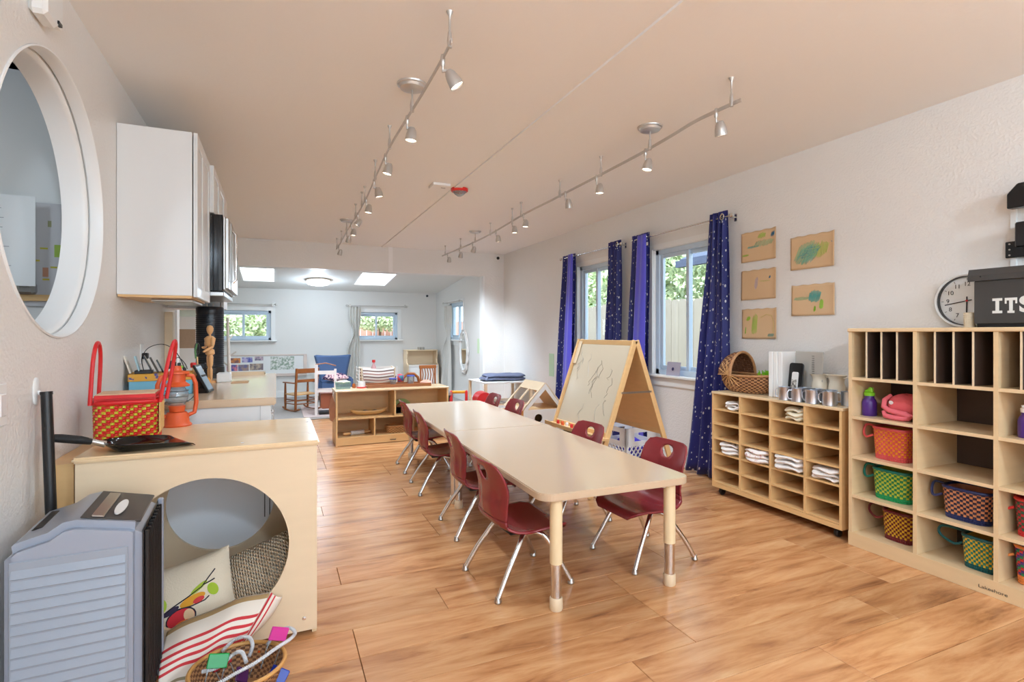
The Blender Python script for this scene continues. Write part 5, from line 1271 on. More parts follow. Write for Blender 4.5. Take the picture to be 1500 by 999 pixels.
# papers on the wall
def drawing(y0, y1, z0_, z1_, lab, marks, seed):
    t = thing('crayon_drawing', lab, 'drawing', (XR - .002, (y0 + y1) / 2, (z0_ + z1_) / 2), 0, 'crayon drawings on kraft paper'); rg = random.Random(seed)
    W, H = (y1 - y0), (z1_ - z0_); ph = rg.random() * 6
    def f(u, v):
        y = (u - .5) * W; z = (v - .5) * H + (.0025 * math.sin(u * 23 + ph) if v > .9 else 0); x = -.004 - .010 * max(0, 1 - u * 6) ** 2 - .003 * abs(math.sin(u * 5 + ph)) * (1 - v); return (x, y, z)
    MB().grid(f, 24, 12).build('sheet', M['kraft'], t, solid=.0012, smooth=True)
    for (cols, pts, r) in marks:
        mm = bpy.data.materials.get('crayon_%d_%d_%d' % cols) or mat('crayon_%d_%d_%d' % cols, cols, .9)
        P = [Vector(f(1 - u, v)) + Vector((-.0016, 0, 0)) for u, v in pts]
        MB().tube([p for p in P], min(r * .42, .0021), 4, sy=1).build('crayon_stroke', mm, t)
def zig(u0, u1, v0, v1, n, slant=.1):
    P = []; n = int(n * 1.9); rz_ = random.Random(int(u0 * 1000 + v0 * 77)); h_ = (v1 - v0) / 2; vm = (v0 + v1) / 2
    for k in range(n):
        q = k / (n - 1); u = lerp(u0, u1, q); g = (.45 + .55 * math.sin(PI * min(1, max(0, .12 + .76 * q)))) * rz_.uniform(.75, 1.1)
        P.append((u + (slant if k % 2 else -slant) * g, vm + (h_ if k % 2 else -h_) * g))
    return [(min(.96, max(.04, a)), min(.96, max(.04, b))) for a, b in P]
SG, LGN, TL, BL, PY_ = (158, 186, 146), (166, 196, 84), (110, 172, 158), (40, 120, 160), (206, 190, 110)
drawing(2.786, 3.110, 1.735, 1.963, 'kraft drawing nearest the curtain, top of the left column', [(LGN, zig(.5, .7, .72, .92, 8, .03), .004), (BL, zig(.85, .95, .70, .9, 6, .02), .003), (TL, zig(.2, .5, .45, .52, 10, .01), .005), (SG, zig(.4, .9, .45, .68, 12, .05), .005), (LGN, zig(.04, .22, .2, .27, 8, .01), .004)], 1)
drawing(2.786, 3.110, 1.445, 1.670, 'kraft drawing with faint marks, middle of the left column', [((200, 176, 168), zig(.4, .48, .35, .75, 8, .02), .006), (LGN, zig(.55, .82, .58, .62, 6, .01), .002), (BL, zig(.8, .83, .66, .76, 4, .01), .003)], 2)
drawing(2.782, 3.103, 1.148, 1.375, 'kraft drawing with lime scribbles, bottom of the left column', [(LGN, zig(.15, .25, .60, .75, 8, .02), .005), ((120, 170, 60), zig(.10, .12, .15, .4, 6, .01), .004), (LGN, zig(.3, .45, .1, .85, 8, .02), .003), (PY_, [(.55, .7), (.7, .8), (.85, .75), (.92, .5), (.9, .2)], .004), (TL, zig(.75, .92, .06, .18, 8, .02), .003)], 3)
drawing(2.342, 2.673, 1.630, 1.860, 'kraft drawing with a blue and green scribble, right column top', [(SG, zig(.15, .6, .15, .8, 18, .10), .007), (TL, zig(.2, .62, .15, .7, 18, .1), .004), (BL, zig(.3, .62, .3, .68, 14, .12), .0028), (LGN, zig(.5, .85, .3, .75, 12, .04), .004), (BL, [(.93, .72), (.95, .68)], .004)], 4)
drawing(2.340, 2.665, 1.310, 1.522, 'kraft drawing with a round green shape, right column bottom', [(TL, zig(.42, .68, .42, .8, 18, .02), .008), (SG, zig(.08, .4, .5, .62, 12, .02), .007), (LGN, zig(.66, .74, .18, .5, 10, .01), .006), ((140, 180, 50), zig(.53, .57, .12, .3, 6, .01), .005)], 5)
tag(box('green_note', mat('pale_green_paper', (190, 216, 186), .7), XR - .004, 6.205, .62, XR - .001, 6.34, .92), 'pale green sheet on the wall left of the blue curtains', 'note')
tag(box('green_note', mat('pale_green_paper2', (206, 226, 190), .7), XBR - .004, 8.18, .86, XBR - .001, 8.28, 1.10), 'pale green sheet on the back room wall beside the opening', 'note')

# ---- curtains + rods
def smooth_pts(a): return a
def curtain(yt0, yt1, yb0, yb1, zt, zb, folds, lab, X=3.235, m=None, amp=.022, group='blue starry curtains', tie=None, lining=None, flip=1):
    t = thing('curtain', lab, 'curtain', (X, (yt0 + yt1) / 2, 0), 0, group); yc = (yt0 + yt1) / 2; nu, nv = folds * 12, 26; rg = random.Random(int(yt0 * 100)); ph = rg.random() * 6
    Wd = 1.1
    def f(u, v):
        # v=0 bottom 1 top
        e0 = lerp(yb0, yt0, v ** .8); e1 = lerp(yb1, yt1, v ** .8)
        if tie:
            zt_, wd = tie; zz = lerp(zb, zt, v); k = math.exp(-((zz - zt_) / .18) ** 2); c = lerp((e0 + e1) / 2, e0, .3); e0 = lerp(e0, c - wd / 2, k); e1 = lerp(e1, c + wd / 2, k)
        uu = u + .018 * math.sin(u * 7 + ph + v * 2); a = 2 * PI * folds * u + .5 * math.sin(3 * v + ph)
        am = amp * (.75 + .5 * (1 - v)) * (1 + .25 * math.sin(u * 11 + ph))
        return (am * math.sin(a) + .006 * math.sin(9 * v + u * 20), lerp(e0, e1, uu) - yc, lerp(zb, zt, v) + .004 * math.sin(a))
    MB().grid(f, nu, nv, uv=lambda u, v: (u * Wd, v * 2.1)).build('panel', m or M['starry'], t, smooth=True, solid=.0015)
    return t, f
def grommets(t, ys, z, X):
    for y in ys: MB().tube([(X, y + .018 * math.cos(k * PI / 8) * .35, z + .018 * math.sin(k * PI / 8)) for k in range(16)], .0035, 6, True).build('grommet', M['chrome'], t, smooth=True)
XC = 3.235
tA, _ = curtain(5.50, 5.80, 5.56, 6.05, 2.135, .02, 3, 'starry blue curtain farthest down the window wall')
tB, _ = curtain(4.585, 4.80, 4.60, 4.95, 2.150, .02, 4, 'starry blue curtain on the near side of the farther window')
tC, _ = curtain(4.13, 4.395, 4.15, 4.54, 2.150, .02, 3, 'starry blue curtain left of the nearer window, behind the easel')
tD, _ = curtain(3.165, 3.345, 3.11, 3.64, 2.155, .02, 4, 'starry blue curtain nearest the camera, by the low sorter')
for tt, yy in ((tA, 5.53), (tB, 4.62), (tC, 4.16), (tD, 3.20)):
    MB().tube([(-.022 + .006 * math.cos(k * PI / 8), (yy - tt.location.y) + .024 * math.cos(k * PI / 8), 2.105 + .024 * math.sin(k * PI / 8)) for k in range(16)], .005, 6, True).build('grommet', M['chrome'], tt, smooth=True)
box('care_label', M['paper'], -.03, -.185 + .03, 2.02, -.0285, -.14 + .03, 2.05, tC)
# plain satin inner sides of the two left-hand curtains face the room
for tt, (a, b, c, d) in ((tA, (5.50, 5.60, 5.57, 5.80)), (tC, (4.13, 4.26, 4.18, 4.40))):
    def g(u, v, a=a, b=b, c=c, d=d, yc=tt.location.y):
        return (-.034 + .006 * math.sin(u * 9 + v * 3) - .012 * math.sin(u * PI), lerp(lerp(c, a, v), lerp(d, b, v), u) - yc, lerp(.03, 2.128, v))
    MB().grid(g, 14, 20).build('turned_back_lining', M['lining'], tt, smooth=True, solid=.0015)
def rod(y0, y1, z, X, lab, wallx, r=.008, nb=(0, 1), mat_=None, axis='y'):
    t = thing('curtain_rod', lab, 'curtain rod', (X, (y0 + y1) / 2, z), 0, 'curtain rods'); h = (y1 - y0) / 2; mm = mat_ or M['chrome']
    MB().tube([(0, -h, 0), (0, h, 0)], r, 12).build('rod', mm, t, smooth=True)
    for s_ in (-1, 1):
        MB().lathe([(0, -.02), (.012, -.018), (.018, -.008), (.02, 0), (.018, .01), (.01, .018), (0, .02)], 16, axis='y').build('finial', mm, t, smooth=True, loc=(0, s_ * (h + .018), 0))
        MB().bar((0, s_ * (h - .03), 0), (wallx - X, s_ * (h - .03), 0), .01, .012).build('bracket', mm, t); MB().box(wallx - X - .004, s_ * (h - .03) - .012, -.03, wallx - X, s_ * (h - .03) + .012, .03).build('bracket_plate', mm, t)
    return t
rod(4.60, 5.83, 2.105, XC, 'chrome curtain rod over the farther window of the blue curtains', XR)
rod(3.14, 4.36, 2.105, XC, 'chrome curtain rod over the nearer window of the blue curtains', XR)
t = thing('folded_card', 'small grey card with a round emblem on the nearer window sill', 'card', (XR + .0, 3.885, .802), R(0))
o = MB().box(-.003, -.09, 0, .0, .09, .125).build('card_front', mat('card_grey', (176, 172, 190), .5), t, rot=(0, R(8), 0), loc=(-.02, 0, 0))
MB().lathe([(.012, -.0045), (.014, -.005), (.016, -.0045), (.014, -.004)], 18, axis='x').build('emblem', M['navy'], t, rot=(0, R(8), 0), loc=(-.016, 0, .06))
cable([(XR - .006, 4.49, 1.55), (XR - .03, 4.52, 1.40), (XR - .035, 4.50, 1.25), (XR - .008, 4.46, 1.18)], 'brown loop of cord on the wall between the windows', .004, M['maple_warm'])

# ---- easel
t = thing('easel', 'A-frame wooden easel with whiteboard panels before the window', 'easel', (2.45, 3.68, 0), R(0))
hy, zt = .395, 1.135; foot = .40
def ex(z): return foot * (zt - z) / zt
for s_ in (-1, 1):
    for sy in (-1, 1):
        MB().bar((s_ * .006, sy * hy, zt), (s_ * foot, sy * hy, 0.0), .038, .022, up=(0, 1, 0)).build('leg', M['maple'], t, bevel=.002)
def panel_pts(s_, z0_, z1_, inset=.02, off=0.0):
    b = MB(); k = 0
    P = [(s_ * (ex(z1_) + off), -hy + inset, z1_), (s_ * (ex(z1_) + off), hy - inset, z1_), (s_ * (ex(z0_) + off), hy - inset, z0_), (s_ * (ex(z0_) + off), -hy + inset, z0_)]
    Q = [(x - s_ * .008, y, z) for x, y, z in P]; b.v = P + Q
    for q in ((0, 3, 2, 1), (4, 5, 6, 7), (0, 1, 5, 4), (1, 2, 6, 5), (2, 3, 7, 6), (3, 0, 4, 7)): b.f.append(q); b.m.append(0)
    return b
bd = panel_pts(-1, .45, 1.11, .02, .004).build('whiteboard', mat('whiteboard', (206, 192, 168), .16, var=.02, scale=3), t)
rgp = random.Random(11)
for k in range(14):
    y = rgp.uniform(-.30, .30); z = rgp.uniform(.56, 1.05); pts = []
    for i in range(7): pts.append((-(ex(z) + .0052), y, z)); y += rgp.uniform(-.03, .035); z = max(.49, min(1.08, z - rgp.uniform(.0, .045)))
    MB().tube(pts, .0009, 4).build('marker_line', M['steel'] if k % 2 else M['dark_grey'], bd)
panel_pts(1, .45, 1.11, .02, .004).build('rear_board', M['maple'], t)
for s_ in (-1, 1):
    for z in (1.115, .44): MB().bar((s_ * ex(z), -hy, z), (s_ * ex(z), hy, z), .022, .04, up=(0, 0, 1)).build('crossbar', M['maple'], t, bevel=.002)
MB().box(-ex(.43) - .085, -hy - .03, .415, -ex(.43) - .005, hy + .03, .43).box(-ex(.43) - .09, -hy - .03, .415, -ex(.43) - .08, hy + .03, .445).build('tray', M['maple'], t)
MB().bar((-ex(.75), -hy - .012, .75), (ex(.75), -hy - .012, .75), .004, .014).build('spreader', M['steel'], t); MB().bar((-ex(.75), hy + .012, .75), (ex(.75), hy + .012, .75), .004, .014).build('spreader', M['steel'], t)
MB().bar((-(ex(1.12) + .012), hy - .02, 1.12), (-(ex(.93) + .012), hy - .02, .93), .004, .085, up=(0, 1, 0)).build('clip_plate', M['birch_pale'], t)
for k in range(4):
    tag(MB().lathe([(0, 0), (.012, 0), (.012, .03), (.009, .034), (0, .034)], 12).build('paint_pot', [M['red'], M['orange'], M['white_plastic'], M['red']][k], None, loc=(2.45 - ex(.43) - .045, 3.95 - k * .075, .4305)), ['red paint pot at the left end of the easel tray', 'orange paint pot in the easel tray', 'white paint pot in the easel tray', 'red paint pot right of the white one in the easel tray'][k], 'pot', 'paint pots on the easel tray')

# ---- milk crate
t = thing('milk_crate', 'white plastic milk crate behind the easel with purple cloth inside', 'crate', (2.79, 3.83, 0), R(4)); t.scale = (1, 1, 1.17)
cw2, cd2, chh = .16, .15, .34
cm = M['white_plastic']
def crate_side(fn):
    b = MB()
    for (u0, v0, u1, v1) in ((0, 0, 1, .1), (0, .62, 1, .72), (0, .9, 1, 1), (0, 0, .08, 1), (.92, 0, 1, 1), (0, .72, .28, .9), (.72, .72, 1, .9)):
        P = [fn(u0, v0, 0), fn(u1, v0, 0), fn(u1, v1, 0), fn(u0, v1, 0)]; Q = [fn(u0, v0, 1), fn(u1, v0, 1), fn(u1, v1, 1), fn(u0, v1, 1)]; k = len(b.v); b.v += P + Q
        for q in ((0, 3, 2, 1), (4, 5, 6, 7), (0, 1, 5, 4), (1, 2, 6, 5), (2, 3, 7, 6), (3, 0, 4, 7)): b.f.append(tuple(k + i for i in q)); b.m.append(0)
    for k in range(-4, 7):
        for d in (1, -1):
            u0 = k * .14; a, c = (u0, .1), (u0 + .52 * 1.0, .62)
            if d < 0: a, c = (u0 + .52, .1), (u0, .62)
            (ua, va), (uc, vc) = a, c
            for _ in range(2):
                if ua < .05: tt_ = (.05 - ua) / (uc - ua) if uc != ua else 2; (ua, va) = (.05, va + (vc - va) * tt_) if 0 <= tt_ < 1 else (None, None)
                elif ua > .95: tt_ = (.95 - ua) / (uc - ua) if uc != ua else 2; (ua, va) = (.95, va + (vc - va) * tt_) if 0 <= tt_ < 1 else (None, None)
                if ua is None: break
                (ua, va), (uc, vc) = (uc, vc), (ua, va)
            if ua is None: continue
            b.bar(fn(ua, va, .5), fn(uc, vc, .5), .010, .006)
    return b
crate_side(lambda u, v, w_: (-cw2 + w_ * .006, -cd2 + 2 * cd2 * u, chh * v)).build('crate_side', cm, t)
crate_side(lambda u, v, w_: (cw2 - w_ * .006, -cd2 + 2 * cd2 * u, chh * v)).build('crate_side', cm, t)
crate_side(lambda u, v, w_: (-cw2 + 2 * cw2 * u, -cd2 + w_ * .006, chh * v)).build('crate_side', cm, t)
crate_side(lambda u, v, w_: (-cw2 + 2 * cw2 * u, cd2 - w_ * .006, chh * v)).build('crate_side', cm, t)
box('crate_floor', cm, -cw2, -cd2, 0, cw2, cd2, .008, t)
t = thing('purple_cloth', 'violet blue cloth bundled inside the milk crate', 'cloth', (2.79, 3.83, .01), R(4)); vio = mat('violet_cloth', (60, 48, 170), .8)
def lump(cx, cy, cz, rx, ry, rz_, s=1):
    rg = random.Random(s); ph = rg.random() * 6
    def f(u, v):
        a = 2 * PI * u; b_ = PI * (v - .5); k = 1 + .12 * math.sin(4 * a + ph) * math.cos(b_) + .08 * math.sin(5 * b_ + ph); return (cx + rx * math.cos(a) * math.cos(b_) * k, cy + ry * math.sin(a) * math.cos(b_) * k, cz + rz_ * math.sin(b_) * k)
    return MB().grid(f, 24, 14, cu=True)
lump(0, 0, .16, .12, .115, .145, 2).build('bundle', vio, t, smooth=True)

# ---- dollhouse
t = thing('dollhouse', 'open wooden A-roof dollhouse with cut-out windows by the curtain', 'dollhouse', (2.86, 5.85, 0), R(0))
dw, dd_, dh = .26, .27, .30
wd, wp = M['maple'], mat('dollhouse_white', (222, 220, 214), .5)
MB().plate_hole((-dw, dw, 0, dh), (-.07, .20), .05, -dd_, -dd_ + .012, 'xz', n=24).build('front_wall', wp, t)
MB().box(-dw, dd_ - .012, 0, dw, dd_, dh).build('back_wall', wd, t); MB().box(-dw, -dd_ + .013, 0, -dw + .012, dd_ - .013, dh).build('side_wall', wd, t); MB().box(dw - .012, -dd_ + .013, 0, dw, dd_ - .013, dh).build('side_wall', wd, t)
MB().box(-dw + .013, -dd_ + .013, 0, dw - .013, dd_ - .013, .012).build('floor_board', wd, t); MB().box(-dw + .013, -dd_ + .013, dh - .012, dw - .013, dd_ - .013, dh).build('upper_floor', wd, t)
# gable frame facing the room
apex = .60
gb = MB(); gb.prism([(-dw, dh), (-dw + .05, dh), (0.02, apex - .07), (dw - .05, dh), (dw, dh), (.02, apex)], -dd_, -dd_ + .012, 'xz'); gb.build('gable', wp, t)
def roofp(u0, u1, v0, v1, nm, m):
    b = MB()
    def q(u, v, o_): x = lerp(-dw - .02, .02, v); z = lerp(dh - .01, apex, v); return (x - o_ * .008, lerp(-dd_, dd_, u), z + o_ * .008)
    for o_ in (0, 1): b.v += [q(u0, v0, o_), q(u1, v0, o_), q(u1, v1, o_), q(u0, v1, o_)]
    for k in ((0, 3, 2, 1), (4, 5, 6, 7), (0, 1, 5, 4), (1, 2, 6, 5), (2, 3, 7, 6), (3, 0, 4, 7)): b.f.append(k); b.m.append(0)
    return b.build(nm, m, t)
for (a, b_, c, d) in ((0, 1, .72, 1), (0, .06, 0, .72), (.94, 1, 0, .72), (.06, .94, 0, .10), (.47, .53, .1, .72)): roofp(a, b_, c, d, 'roof_frame', M['birch_pale'])
b = MB(); b.v = [(dw + .02, -dd_, dh - .01), (dw + .02, dd_, dh - .01), (.02, dd_, apex), (.02, -dd_, apex)] + [(dw + .028, -dd_, dh - .002), (dw + .028, dd_, dh - .002), (.028, dd_, apex + .008), (.028, -dd_, apex + .008)]
for k in ((0, 3, 2, 1), (4, 5, 6, 7), (0, 1, 5, 4), (1, 2, 6, 5), (2, 3, 7, 6), (3, 0, 4, 7)): b.f.append(k); b.m.append(0)
b.build('rear_roof', M['birch_pale'], t)
t = thing('toy_cart', 'small dark and red toy standing beside the dollhouse wall', 'toy', (2.72, 5.50, 0)); box('cart_body', M['dark_grey'], -.05, -.04, .03, .05, .04, .12, t, bevel=.005); box('red_seat', M['red'], -.045, -.035, .12, .045, .035, .16, t, bevel=.005)
for k in range(2): MB().lathe([(0, -.01), (.025, -.01), (.025, .01), (0, .01)], 12, axis='y').build('wheel', M['black'], t, loc=(-.03 + k * .06, -.048, .03))

# ---- white changing/side table with blanket
t = thing('white_side_table', 'white two-shelf table with wire basket sides in the room corner', 'table', (2.93, 7.1, 0), R(0))
tw, td, th = .36, .34, .52
box('top', M['white_plastic'], -tw, -td, th - .02, tw, td, th, t, bevel=.003)
for sx in (-1, 1):
    for sy in (-1, 1): box('leg', M['birch_pale'], sx * (tw - .02) - .018, sy * (td - .02) - .018, 0, sx * (tw - .02) + .018, sy * (td - .02) + .018, th - .02, t)
box('lower_shelf', M['birch_pale'], -tw + .04, -td + .04, .20, tw - .04, td - .04, .215, t); box('rail', M['birch_pale'], -tw - .002, -td + .04, .19, -tw + .01, td - .04, .235, t)
t = thing('folded_blanket', 'grey blue blanket folded on the white corner table', 'blanket', (2.95, 7.06, th + .0), R(-6))
for k, (z, hh_, ww, off) in enumerate(((0, .05, .33, 0), (.045, .045, .31, .02))):
    def f(u, v, z=z, hh_=hh_, ww=ww, off=off):
        a = 2 * PI * u; b_ = PI * (v - .5); c_ = max(0, math.cos(b_)) ** .4; sx = abs(math.cos(a)) ** .5 * math.copysign(1, math.cos(a)); sy = abs(math.sin(a)) ** .5 * math.copysign(1, math.sin(a))
        return (ww * sx * c_ + off + .01 * math.sin(3 * a), .2 * sy * c_, z + hh_ / 2 + hh_ * .52 * math.sin(b_) + .006 * math.sin(6 * a) * c_ + .004)
    MB().grid(f, 36, 10, cu=True).build('fold', M['blanket'], t, smooth=True)
MB().tube([(-.30 + .04 * math.sin(k), -.19, .03 + .035 * abs(math.sin(k * .9))) for k in range(8)], .010, 8).build('rumpled_edge', mat('blanket_light', (150, 158, 186), .9), t, smooth=True)
tag(MB().box(2.80, 6.85, .2152, 3.02, 7.02, .228).build('magazine', pic_mat('magazine_print', (90, 70, 60), (226, 222, 216), None, 14, .4)), 'open magazine lying on the lower shelf of the corner table', 'magazine')

# ---- toys behind the table
t = thing('toy_mailbox', 'red toy mailbox with white heart behind the tables', 'toy mailbox', (2.40, 6.38, 0), R(-6)); t.scale = (1.1, 1.1, 1.12); rm = mat('toy_red', (196, 22, 30), .3)
box('base', rm, -.10, -.11, 0, .10, .11, .30, t, bevel=.004)
pts = [(.10 * math.cos(PI * k / 12), .30 + .10 * math.sin(PI * k / 12)) for k in range(13)]; MB().prism(pts, -.11, .11, 'xz').build('barrel_top', rm, t, smooth=True)
hp = [(.022 * (16 * math.sin(a) ** 3) / 16, .022 * (13 * math.cos(a) - 5 * math.cos(2 * a) - 2 * math.cos(3 * a) - math.cos(4 * a)) / 16) for a in [2 * PI * k / 24 for k in range(24)]]
MB().prism([(x, z + .28) for x, z in hp], -.1125, -.1105, 'xz').build('heart', M['paper'], t)
t = thing('toy_arch', 'wooden rocker toy with two red arched ends behind the tables', 'toy', (2.20, 6.75, 0), R(-20)); t.scale = (1, 1, 1.38)
for sy in (-1, 1):
    for q in (-.09, .09): pass
for x in (-.10, .10): MB().tube([(x, -.07, .0), (x, -.07, .24), (x, -.04, .30), (x, .04, .30), (x, .07, .24), (x, .07, 0)], .018, 8).build('arched_end', M['red'], t, smooth=True)
for (y, z) in ((0, .30), (-.05, .18), (.05, .18)): MB().tube([(-.1, y, z), (.1, y, z)], .014, 8).build('dowel', mat('toy_yellow', (222, 160, 40), .4) if (y, z) == (0, .30) else M['maple'], t, smooth=True)
t = thing('black_crate', 'black box with white straps behind the far table end', 'box', (1.93, 6.85, 0), R(-5)); t.scale = (1, 1, 1.4); box('box_body', M['black'], -.17, -.12, 0, .17, .12, .27, t, bevel=.003); box('clear_lid', M['clear_plastic'], -.175, -.125, .27, .175, .125, .30, t)
for x in (-.06, .03): box('strap', M['white_plastic'], x, -.123, 0, x + .02, .123, .273, t)
t = thing('toy_block', 'short pale wooden block by the red mailbox toy', 'block', (2.36, 6.55, 0)); box('block', M['birch_pale'], -.03, -.03, 0, .03, .03, .29, t, bevel=.004)
t = thing('white_parcel', 'small white and blue box between the toys behind the table', 'box', (2.29, 6.42, 0)); box('carton', M['white_plastic'], -.035, -.03, 0, .035, .03, .33, t, bevel=.003)

# ================================================================== STORAGE UNIT AT THE FAR END
UY, UX0, UX1, UT = 5.87, .568, 1.79, .585
t = thing('open_storage_unit', 'low birch open shelf unit crossing the room behind the tables', 'shelf unit', (UX0, UY, 0)); UW = UX1 - UX0
box('top', M['birch_h'], -.006, -.006, UT - .018, UW + .006, .38, UT, t, bevel=.004)
for x in (0, UW - .018): box('side_panel', M['maple'], x, 0, 0, x + .018, .375, UT - .018, t)
box('shelf', M['maple'], .018, .002, .276, UW - .018, .37, .292, t); box('shelf', M['maple'], .018, .002, .072, UW - .018, .37, .088, t)
box('kick_board', M['maple'], .018, .004, 0.006, UW - .018, .02, .0715, t); box('upright', M['maple'], .612, .002, .292, .628, .37, UT - .018, t); box('upright', M['maple'], .392, .002, .088, .408, .37, .276, t); box('upright', M['maple'], .80, .002, .088, .816, .37, .276, t)
box('back_panel', M['maple'], .018, .371, .006, UW - .018, .3745, UT - .018, t)
MB().tube([(.565, .003, .035), (.57, -.014, .035), (.62, -.014, .035), (.625, .003, .035)], .0045, 8).build('pull', M['black'], t, smooth=True)
t = thing('wooden_boat', 'long wooden boat-shaped bowl with dark inside on the middle shelf', 'bowl', (.93, 6.02, .293), R(3))
def boat(u, v):
    s_ = (u - .5) * 2; ww = .055 * max(0.0, 1 - abs(s_) ** 2.6) ** .5; a = PI * v; return (s_ * .20, -ww * math.cos(a), .052 + .018 * s_ * s_ - .05 * math.sin(a) * max(0, 1 - abs(s_) ** 4) ** .5)
MB().grid(boat, 30, 12).build('hull', M['maple_warm'], t, smooth=True, solid=.006)
MB().grid(lambda u, v: ((u - .5) * .34, (v - .5) * .075 * max(.05, 1 - abs((u - .5) * 2) ** 2.6) ** .5, .046 + .008 * math.sin(u * 20)), 20, 4).build('dark_filling', M['black'], t)
t = thing('rolling_pin', 'carved white rolling pin with wooden handles on the bottom shelf', 'rolling pin', (.80, 5.99, .088 + .026), R(16))
MB().lathe([(0, -.075), (.0255, -.075), (.0255, .075), (0, .075)], 20, axis='x').build('barrel', mat('carved_barrel', (206, 200, 196), .6, var=.35, scale=90), t, smooth=True)
for s_ in (-1, 1): MB().tube([(s_ * .075, 0, 0), (s_ * .10, 0, 0), (s_ * .14, 0, 0), (s_ * .155, 0, 0)], [.010, .014, .012, .006], 12).build('handle', M['maple'], t, smooth=True)
t = thing('small_wicker_basket', 'oval wicker basket with dark contents on the bottom shelf', 'basket', (1.22, 6.0, .088), 0)
woven(t, .22, .15, .075, raf('cane_a', (196, 150, 96)), raf('cane_b', (150, 104, 62)), raf('cane_c', (176, 128, 78)), ns=40, nz=6, base_rows=0); MB().lathe([(0, .05), (.06, .058), (.08, .05), (0, .04)], 16).build('contents', M['wicker_dark'], t)
t = thing('toy_tortoise_bag', 'green and brown round toy bag on the middle shelf by the divider', 'toy bag', (1.30, 6.03, .292))
for (r, m, y) in ((.105, mat('sage_cloth', (140, 160, 104), .85), .03), (.08, mat('brown_cloth', (130, 84, 52), .8), .0)):
    MB().prism([(-r, 0)] + [(r * math.cos(PI - PI * k / 14), r * .55 + r * .95 * math.sin(PI * k / 14)) for k in range(15)] + [(r, 0)], y - .02, y + .02, 'xz').build('shell', m, t, bevel=.006, smooth=True)
box('stand', M['black'], -.10, -.02, 0, -.02, .02, .07, t)
ZU = UT
t = thing('food_container', 'teal clear plastic tub of pasta on the shelf unit end', 'container', (.665, 6.09, ZU)); MB().prism([(-.07, 0), (.07, 0), (.08, .075), (-.08, .075)], -.05, .05, 'xz').build('tub', M['teal_clear'], t); lump(0, 0, .07, .07, .045, .02, 4).build('pasta', mat('pasta', (226, 214, 190), .8), t, smooth=True)
t = thing('amber_jar', 'tiny amber jar on the shelf unit', 'jar', (.782, 6.12, ZU)); MB().lathe([(0, 0), (.018, 0), (.02, .01), (.02, .035), (.014, .042), (.014, .05), (0, .05)], 14).build('jar', mat('amber2', (170, 90, 40), .25), t, smooth=True)
t = thing('white_pot', 'small white pot on a red saucer on the shelf unit', 'pot', (.86, 6.10, ZU)); MB().lathe([(0, .012), (.045, .012), (.04, .07), (0, .07)], 18).build('pot', M['white_plastic'], t, smooth=True); MB().lathe([(0, 0), (.05, 0), (.055, .014), (0, .014)], 18).build('saucer', mat('saucer_red', (226, 70, 70), .4), t)
t = thing('wooden_board', 'long wooden tray with raised edge on the shelf unit', 'tray', (1.27, 6.13, ZU)); box('board', M['chair_wood'], -.36, -.11, .004, .36, .11, .018, t, bevel=.003)
for (a, b, c, d) in ((-.36, -.118, .36, -.108), (-.36, .108, .36, .118)): box('edge', M['chair_wood'], a, b, 0, c, d, .034, t, bevel=.002)
for k, (x, y, h_, lab) in enumerate(((1.22, 6.16, .06, 'short clear cup with blue lid on the wooden tray'), (1.42, 6.14, .09, 'tall clear cup with blue lid on the wooden tray'))):
    t = thing('lidded_cup', lab, 'cup', (x, y, ZU + .018), 0, 'cups on the wooden tray'); MB().lathe([(0, 0), (.030, 0), (.042, h_), (0, h_)], 18).build('cup', M['clear_plastic'], t, smooth=True); MB().lathe([(0, h_), (.045, h_), (.045, h_ + .012), (0, h_ + .012)], 18).build('lid', mat('lid_blue%d' % k, (70, 90, 190), .4), t)
t = thing('peach_cloth', 'small peach cloth bundle at the end of the wooden tray', 'cloth', (1.60, 6.15, ZU)); lump(0, 0, .03, .06, .05, .03, 8).build('bundle', mat('peach', (226, 170, 150), .8), t, smooth=True)
# drying rack
t = thing('striped_basket_rack', 'wire rack holding a basket lined with striped cloth behind the unit', 'rack', (1.14, 6.75, 0), 0)
for x in (-.23, .22):
    for y in (-.12, .12): MB().tube([(x, y, 0), (x, y, .78)], .006, 6).build('wire_post', M['white_plastic'], t)
for z in (.10, .30, .52): MB().tube([(-.23, -.12, z), (.22, -.12, z), (.22, .12, z), (-.23, .12, z)], .005, 6, True).build('wire_shelf', M['white_plastic'], t)
for z in (.57, .61, .65, .69, .73, .77): MB().tube([(-.235, -.12, z), (-.235, .12, z)], .003, 5).build('wire_side', M['white_plastic'], t)
rackm = stripes_mat('rack_stripes', (226, 220, 212), [(.08, .16, (120, 96, 90)), (.26, .34, (170, 130, 120)), (.44, .52, (120, 96, 90)), (.62, .70, (170, 130, 120)), (.80, .88, (120, 96, 90))])
MB().grid(lambda u, v: (lerp(-.19, .19, u) * (1 - .08 * (1 - v)), -.10 - .02 * math.sin(v * PI), lerp(.56, .76, v) + .008 * math.cos(u * 6)), 16, 12, uv=lambda u, v: (u, v)).build('striped_liner', rackm, t, solid=.006)
MB().grid(lambda u, v: (lerp(-.19, .19, u), .10, lerp(.56, .77, v)), 4, 4, uv=lambda u, v: (u, v)).build('rear_liner', rackm, t, solid=.006)
for s_ in (-1, 1): MB().tube([(s_ * .19, -.10, .57), (s_ * .20, -.10, .76), (s_ * .20, .10, .77), (s_ * .19, .10, .57)], .008, 6).build('bent_frame', M['birch_pale'], t)
